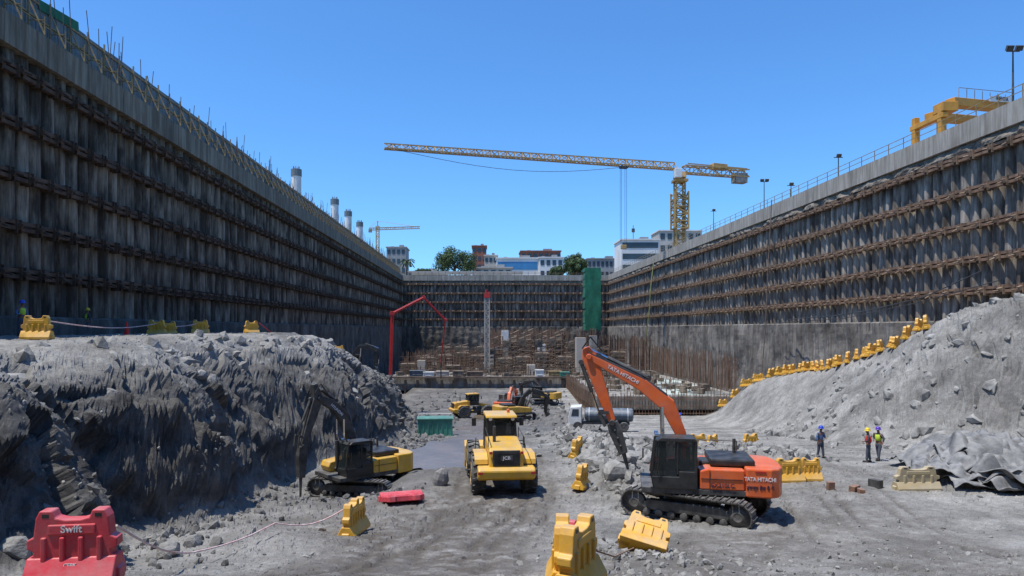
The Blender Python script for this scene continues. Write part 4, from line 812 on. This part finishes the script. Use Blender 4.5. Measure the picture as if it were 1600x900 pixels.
place(yb,1003,17,R(-20),'yellow barrier tipped over on rubble in the foreground',tilt=(R(-52),R(12)),dz=.12,s=1.0)
place(yb,549,20.6,R(84),'front yellow barrier of the pair by the white rope',s=1.0); place(yb,557,21.6,R(80),'rear yellow barrier of the pair by the white rope',s=1.0)
place(yb,1232,30.3,R(5),'yellow barrier behind the excavator counterweight',s=1.05,sx=1.1); place(yb,1266,30.6,R(-4),'yellow barrier right of the one behind the counterweight',s=1.,sx=.8)
place(yb,908,28.6,R(65),'yellow barrier standing among rubble left of the excavator',tilt=(.05,.1)); place(yb,901,36,R(60),'small yellow barrier up the rubble left of the breaker',tilt=(.1,-.12))
place(yb,1173,45,R(20),'lone yellow barrier on open ground right of the cab'); place(yb,1090,44,R(10),'yellow barrier behind the orange boom foot'); place(yb,1113,45,R(40),'yellow barrier right of the one behind the boom foot')
LB=[(58,30,8,'yellow barrier at far left on the upper bench'),(245,47,0,'left one of the yellow barrier pair mid bench by the tape'),(262,48,14,'right one of the yellow barrier pair mid bench by the tape'),(313,51,12,'yellow barrier right of the bench tape'),(393,58,40,'yellow barrier above the highest crag'),(463,78,70,'yellow barrier where the left bench descends'),(509,74,10,'left one of two yellow barriers on the slope edge'),(529,75,5,'right one of two yellow barriers on the slope edge')]
for px,Yk,a_,lab in LB: place(yb,px,Yk,R(a_),lab,s=1.05,dz=.02)
row=[(31.0,88),(31.8,86),(32.5,84),(33.2,82),(33.8,80),(34.2,78.2)]+[(34.4+random.uniform(-.2,.2),76.6-k*1.25+random.uniform(-.2,.2)) for k in range(20)]
for x,y in row: place(yb,xy=(x,y),rz=R(55 if y<77 else 30)+random.uniform(-.35,.35),label='yellow barrier in the row climbing the ramp beside the right wall',group='yellow barriers climbing the right ramp',s=random.uniform(.92,1.02),sx=1.5,dz=.03,tilt=(random.uniform(-.12,.12),random.uniform(-.12,.12)))
def sag(a_,b_,s,n=14): return [a_.lerp(b_,k/n)-Vector((0,0,s*math.sin(PI*k/n))) for k in range(n+1)]
A=GP(182,10.6,.85);B2=GP(300,15.5,.28);C2=GP(430,19,.3);D2=GP(540,20.6,.8); tp=sag(A,B2,.15,6)+sag(B2,C2,.1,6)[1:]+sag(C2,D2,.25,6)[1:]
line('rope','pale rope sagging from the red barrier to the yellow pair','rope',tp,.02,'tape')
line('barrier_tape','red and white tape strung along the left bench','tape',sag(GP(75,30,.8),GP(245,47,.8),.3)+sag(GP(245,47,.8),GP(310,51,.8),.2)[1:],.03,'tape')
line('barrier_tape','red tape running from the bench down the left slope','tape',sag(GP(405,58,.9),GP(463,78,.8),.3)+sag(GP(463,78,.8),GP(509,74,.8),.3)[1:],.035,'redv')
line('rope','dark rope lying from the foreground barriers to the tipped one','rope',[GP(912,11.6,.9),GP(932,13.2,.5),GP(960,15,.15),GP(990,16,.2)],.018,'brick')
b=MB(); b.lathe([(.2,0),(.2,.04),(.14,.05),(.03,.7),(.02,.7)],(0,0,0),'z',14); cn=b.build('traffic_cone','redv'); cn.location=GP(198,41); cn.scale=(1.2,)*3; tag(cn,'orange red traffic cone on the left bench','cone')
for k,(px,Yk,lab) in enumerate([(1298,28.7,'leftmost brown block standing on end'),(1335,28.6,'long brown block lying in the middle'),(1345,28.3,'small brown block leaning against the long one'),(1368,29.3,'dark square block at the right of the brown blocks')]):
    b=MB(); d=[(.28,.2,.36),(.55,.25,.26),(.4,.22,.2),(.5,.3,.34)][k]; b.box((0,0,d[2]/2),d,(.06,0,0)); o_=b.build('brown_block','brick' if k<3 else 'drk',bev=.015); o_.location=GP(px,Yk,-.02); o_.rotation_euler=(0,0,k*.7); tag(o_,lab,'block')
b=MB(); b.lathe([(.1,0),(.3,.05),(.34,.3),(.26,.6),(.1,.78),(.03,.82)],(0,0,0),'z',10); b.v=[(x+random.uniform(-.05,.05),y*.7,z) for x,y,z in b.v]; o_=b.build('sack','sack'); o_.location=GP(687,29.5,-.02); o_.rotation_euler=(.15,.2,0); tag(o_,'grey sack slumped left of the wheel loader','sack')
for k in range(26):
    n=40;mm=26; Ls=random.uniform(2.0,3.4); Ws=random.uniform(1.3,2.2); cx_=random.uniform(20.4,25.6); cy_=random.uniform(28.9,32.8); ang=random.uniform(0,PI)
    ii,jj=np.meshgrid(np.linspace(-.5,.5,n),np.linspace(-.5,.5,mm),indexing='ij'); a1=ii*Ls; b1=jj*Ws*(1+.25*fbm(ii*3,0*ii,0*ii+k,2,k)); lx=cx_+a1*math.cos(ang)-b1*math.sin(ang); ly=cy_+a1*math.sin(ang)+b1*math.cos(ang)
    hz=base(lx,ly)[0]; rid=np.abs(fbm(a1*1.3+k*3,b1*.6,0*a1,3,k,.55)); zz=hz+.06+.05*(k%8)+1.1*rid*(1-1.2*(np.abs(ii)**2+np.abs(jj)**2))+.35*np.maximum(0,fbm(lx/1.2,ly/1.2,0*lx,2,k+11))
    cen=np.array([cx_,cy_,0]); v=np.stack([lx,ly,zz],-1).reshape(-1,3)-cen
    b=MB(); b.add(v.tolist(),[(i*mm+j,i*mm+j+1,(i+1)*mm+j+1,(i+1)*mm+j) for i in range(n-1) for j in range(mm-1)]); o_=b.build('rubber_sheet','belt',smooth=True); o_.location=(cx_,cy_,0); so=o_.modifiers.new('s','SOLIDIFY'); so.thickness=.025
    tag(o_,'dark crumpled rubber sheet draped in the heap at the right','sheet','dark rubber sheets heaped at the right')
def boulder(px,Yk,s,lab,m='rock'):
    bm=bmesh.new(); bmesh.ops.create_icosphere(bm,subdivisions=2,radius=1)
    pl=[(Vector((random.gauss(0,1),random.gauss(0,1),random.gauss(0,1))).normalized(),random.uniform(.55,.85)) for _ in range(12)]
    for v in bm.verts:
        for n_,d_ in pl:
            q=v.co.dot(n_)
            if q>d_: v.co-=n_*(q-d_)
        v.co.z*=.75
    me=bpy.data.meshes.new('boulder'); bm.to_mesh(me); bm.free(); me.materials.append(M[m]); o_=bpy.data.objects.new('boulder',me); C.objects.link(o_); o_.scale=(s,s*.8,s); o_.location=GP(px,Yk,s*.2); o_.rotation_euler=(0,0,random.random()*6); tag(o_,lab,'boulder')
for a_ in [(965,29,.8,'largest pale boulder left of the excavator tracks'),(935,31,.7,'boulder beside the yellow barrier in the rubble'),(985,31.5,.6,'boulder just behind the breaker tip'),(915,33.5,.5,'small boulder behind the yellow rubble barrier'),(1015,18,.3,'angular stone right of the tipped barrier'),(960,15.5,.28,'angular stone left of the tipped barrier'),(265,17,.4,'pale flat boulder behind the rope'),(300,18,.3,'smaller pale boulder behind the rope'),(25,12.8,.35,'boulder left of the red barrier'),(500,21,.25,'stone left of the yellow barrier pair'),(1280,52,.8,'boulder at the toe of the right mound')]: boulder(*a_)
# ---------------- people
def skin(name,vs,es,rs_,m,par,sub=2):
    me=bpy.data.meshes.new(name); me.from_pydata(vs,es,[]); o_=bpy.data.objects.new(name,me); C.objects.link(o_); o_.parent=par; me.materials.append(M[m])
    md=o_.modifiers.new('s','SKIN'); md.use_smooth_shade=True
    if len(me.skin_vertices)==0: return o_
    for i,r in enumerate(rs_): me.skin_vertices[0].data[i].radius=(r,r) if not isinstance(r,tuple) else r
    me.skin_vertices[0].data[0].use_root=True
    s=o_.modifiers.new('u','SUBSURF'); s.levels=sub-1; s.render_levels=sub-1; return o_
def person(label,loc,rz,shirt,vest,helm,aL,aR,stride=.12,sc_=1.0):
    t=thing('person',label,'person',loc,rz,scale=sc_)
    hip,ch,nk=(0,0,.93),(0.02,0,1.3),(.02,0,1.45)
    v=[hip,(0,0,1.1),ch,nk,(.03,0,1.53),(.04,0,1.62),(.04,0,1.7),(.13,0,1.6)];e_=[(0,1),(1,2),(2,3),(3,4),(4,5),(5,6),(5,7)];r=[.14,.13,.15,.06,.055,.085,.07,.02]
    for s,a_ in((1,aL),(-1,aR)):
        sh=(.02,s*.19,1.4);el,ha=a_; n=len(v); v+=[sh,el,ha]; e_+=[(2,n),(n,n+1),(n+1,n+2)]; r+=[.06,.045,.032]
        dv=(Vector(ha)-Vector(el)).normalized(); sd=Vector((dv.y,-dv.x,0)); sd=sd.normalized() if sd.length>.1 else Vector((1,0,0))
        hn=len(v)-1
        for q in range(5):
            L1=.075+.02*(q in(1,2)) if q else .05; o1=Vector(ha)+dv*(.03+.02*bool(q))+sd*(.028*(q-2)/1.5 if q else -.05); o2=o1+dv*L1+Vector((0,0,-.01)); m_=len(v); v+=[tuple(o1),tuple(o2)]; e_+=[(hn,m_),(m_,m_+1)]; r+=[.012,.008]
    for s in(1,-1):
        n=len(v); v+=[(0,s*.09,.88),(s*stride*.5+.02,s*.1,.48),(s*stride,s*.11,.09),(s*stride+.15,s*.12,.045)]; e_+=[(0,n),(n,n+1),(n+1,n+2),(n+2,n+3)]; r+=[.095,.06,.04,.035]
    skin('body',v,e_,r,'skin',t)
    vs=[(0,0,.95),(.01,0,1.12),(.02,0,1.32),(.02,0,1.43)];es=[(0,1),(1,2),(2,3)];rr=[.155,.15,.165,.08]
    for s,a_ in((1,aL),(-1,aR)):
        sh=(.02,s*.19,1.4);el,ha=a_; n=len(vs); vs+=[sh,el,tuple(Vector(el).lerp(Vector(ha),.7))]; es+=[(2,n),(n,n+1),(n+1,n+2)]; rr+=[.075,.06,.045]
    skin('shirt',vs,es,rr,shirt,t)
    if vest: skin('safety_vest',[(0,0,1.0),(.01,0,1.2),(.02,0,1.38),(.02,.12,1.42),(.02,-.12,1.42)],[(0,1),(1,2),(2,3),(2,4)],[(.17,.19),(.17,.19),(.17,.18),.07,.07],vest,t)
    vs=[(0,0,.98),(0,0,.9)];es=[(0,1)];rr=[.15,.15]
    for s in(1,-1): n=len(vs); vs+=[(0,s*.1,.82),(s*stride*.5+.02,s*.1,.48),(s*stride,s*.11,.1)]; es+=[(1,n),(n,n+1),(n+1,n+2)]; rr+=[.105,.075,.062]
    skin('trousers',vs,es,rr,'trou',t)
    for s in(1,-1): b=MB(); b.box((s*stride+.06,s*.115,.055),(.29,.105,.11),tap=.8); b.build('boot','blk',t,bev=.03)
    b=MB(); b.lathe([(.02,.15),(.07,.14),(.115,.09),(.13,.02),(.135,0),(.165,-.005),(.165,-.02),(.13,-.02)],(.04,0,1.68),'z',18); b.build('helmet',helm,t,smooth=True); return t
dn=((.0,.27,1.15),(.08,.25,.92)); dn2=((.0,-.27,1.15),(.08,-.25,.92)); bent=((.0,.3,1.16),(.22,.16,1.12)); bent2=((.0,-.3,1.16),(.2,-.14,1.08))
person('worker in blue shirt and blue helmet standing alone',GP(1282,38.2),R(-70),'shirtb',None,'helb',bent,dn2,.1)
person('worker in red vest and yellow helmet, left of the pair',GP(1357,35.8),R(150),'shirtd','redv','hely',bent,bent2,.08)
person('worker in lime vest and violet helmet, right of the pair',GP(1373,36.6),R(200),'shirtd','yelv','helv',((0,.32,1.2),(.1,.3,.98)),bent2,.14)
person('worker in green vest near the wall at far left',GP(34,34),R(-20),'shirtb','yelv','helb',dn,bent2,.1)
person('worker in lime vest at the foot of the left wall',GP(136,44),R(60),'shirtd','yelv','hely',dn,dn2,.1)
person('worker in red vest far off by the tanker',GP(1062,62),R(0),'shirtb','redv','helb',dn,dn2,.1)
Mx=Matrix.Translation(ex.location)@Euler((0,0,R(168))).to_matrix().to_4x4()
dl=Mx@Vector((.62,.89,1.88)); dv_=thing('person','driver in blue shirt seated inside the orange excavator cab','person',dl,R(168))
skin('body',[(0,0,0),(-.02,0,.25),(-.02,0,.45),(0,0,.56),(.02,0,.66),(.02,0,.74),(0,.19,.42),(.15,.24,.2),(.4,.18,.22),(0,-.19,.42),(.15,-.24,.2),(.4,-.18,.22),(.4,.12,.02),(.45,.12,-.35),(.4,-.12,.02),(.45,-.12,-.35)],[(0,1),(1,2),(2,3),(3,4),(4,5),(2,6),(6,7),(7,8),(2,9),(9,10),(10,11),(0,12),(12,13),(0,14),(14,15)],[.13,.14,.15,.055,.085,.07,.065,.05,.035,.065,.05,.035,.08,.06,.08,.06],'skin',dv_)
skin('shirt',[(0,0,.02),(-.02,0,.25),(-.02,0,.45),(0,.19,.42),(.15,.24,.2),(0,-.19,.42),(.15,-.24,.2)],[(0,1),(1,2),(2,3),(3,4),(2,5),(5,6)],[.15,.16,.17,.08,.065,.08,.065],'shirtb',dv_)
b=MB(); b.lathe([(.02,.13),(.07,.12),(.11,.07),(.125,0),(.14,-.01)],(.02,0,.74),'z',14); b.build('helmet','helb',dv_,smooth=True)
# ---------------- camera, light, world
cam=bpy.data.cameras.new('camera'); co=bpy.data.objects.new('camera',cam); C.objects.link(co); co.location=(0,0,H); co.rotation_euler=(R(90),0,0); cam.lens=24; cam.sensor_width=36; cam.shift_x=(800-VX)/1600; cam.shift_y=(VY-450)/1600; cam.clip_end=6000; cam.clip_start=.1; sc.camera=co
Sd=Vector((-.29,-.13,.94)).normalized()
l=bpy.data.lights.new('sun','SUN'); l.energy=5.0; l.angle=R(.5); l.color=(1,.95,.87); lo=bpy.data.objects.new('sun',l); C.objects.link(lo); lo.rotation_euler=Sd.to_track_quat('Z','Y').to_euler(); lo.location=(-30,-10,60)
wd=bpy.data.worlds.new('World'); sc.world=wd; wd.use_nodes=True; nt=wd.node_tree; bg=nt.nodes['Background']; sk=nt.nodes.new('ShaderNodeTexSky'); sk.sky_type='NISHITA'; sk.sun_disc=False; sk.sun_elevation=math.asin(Sd.z); sk.sun_rotation=math.atan2(Sd.x,Sd.y); sk.dust_density=.5; sk.ozone_density=1.3; sk.altitude=0
hs=nt.nodes.new('ShaderNodeMix'); hs.data_type='RGBA'; hs.blend_type='MULTIPLY'; hs.inputs[0].default_value=1; hs.inputs[7].default_value=(.54,1.0,1.48,1); nt.links.new(sk.outputs[0],hs.inputs[6]); nt.links.new(hs.outputs[2],bg.inputs[0]); bg.inputs[1].default_value=.143
sc.view_settings.view_transform='Standard'; sc.view_settings.look='None'; sc.view_settings.exposure=0
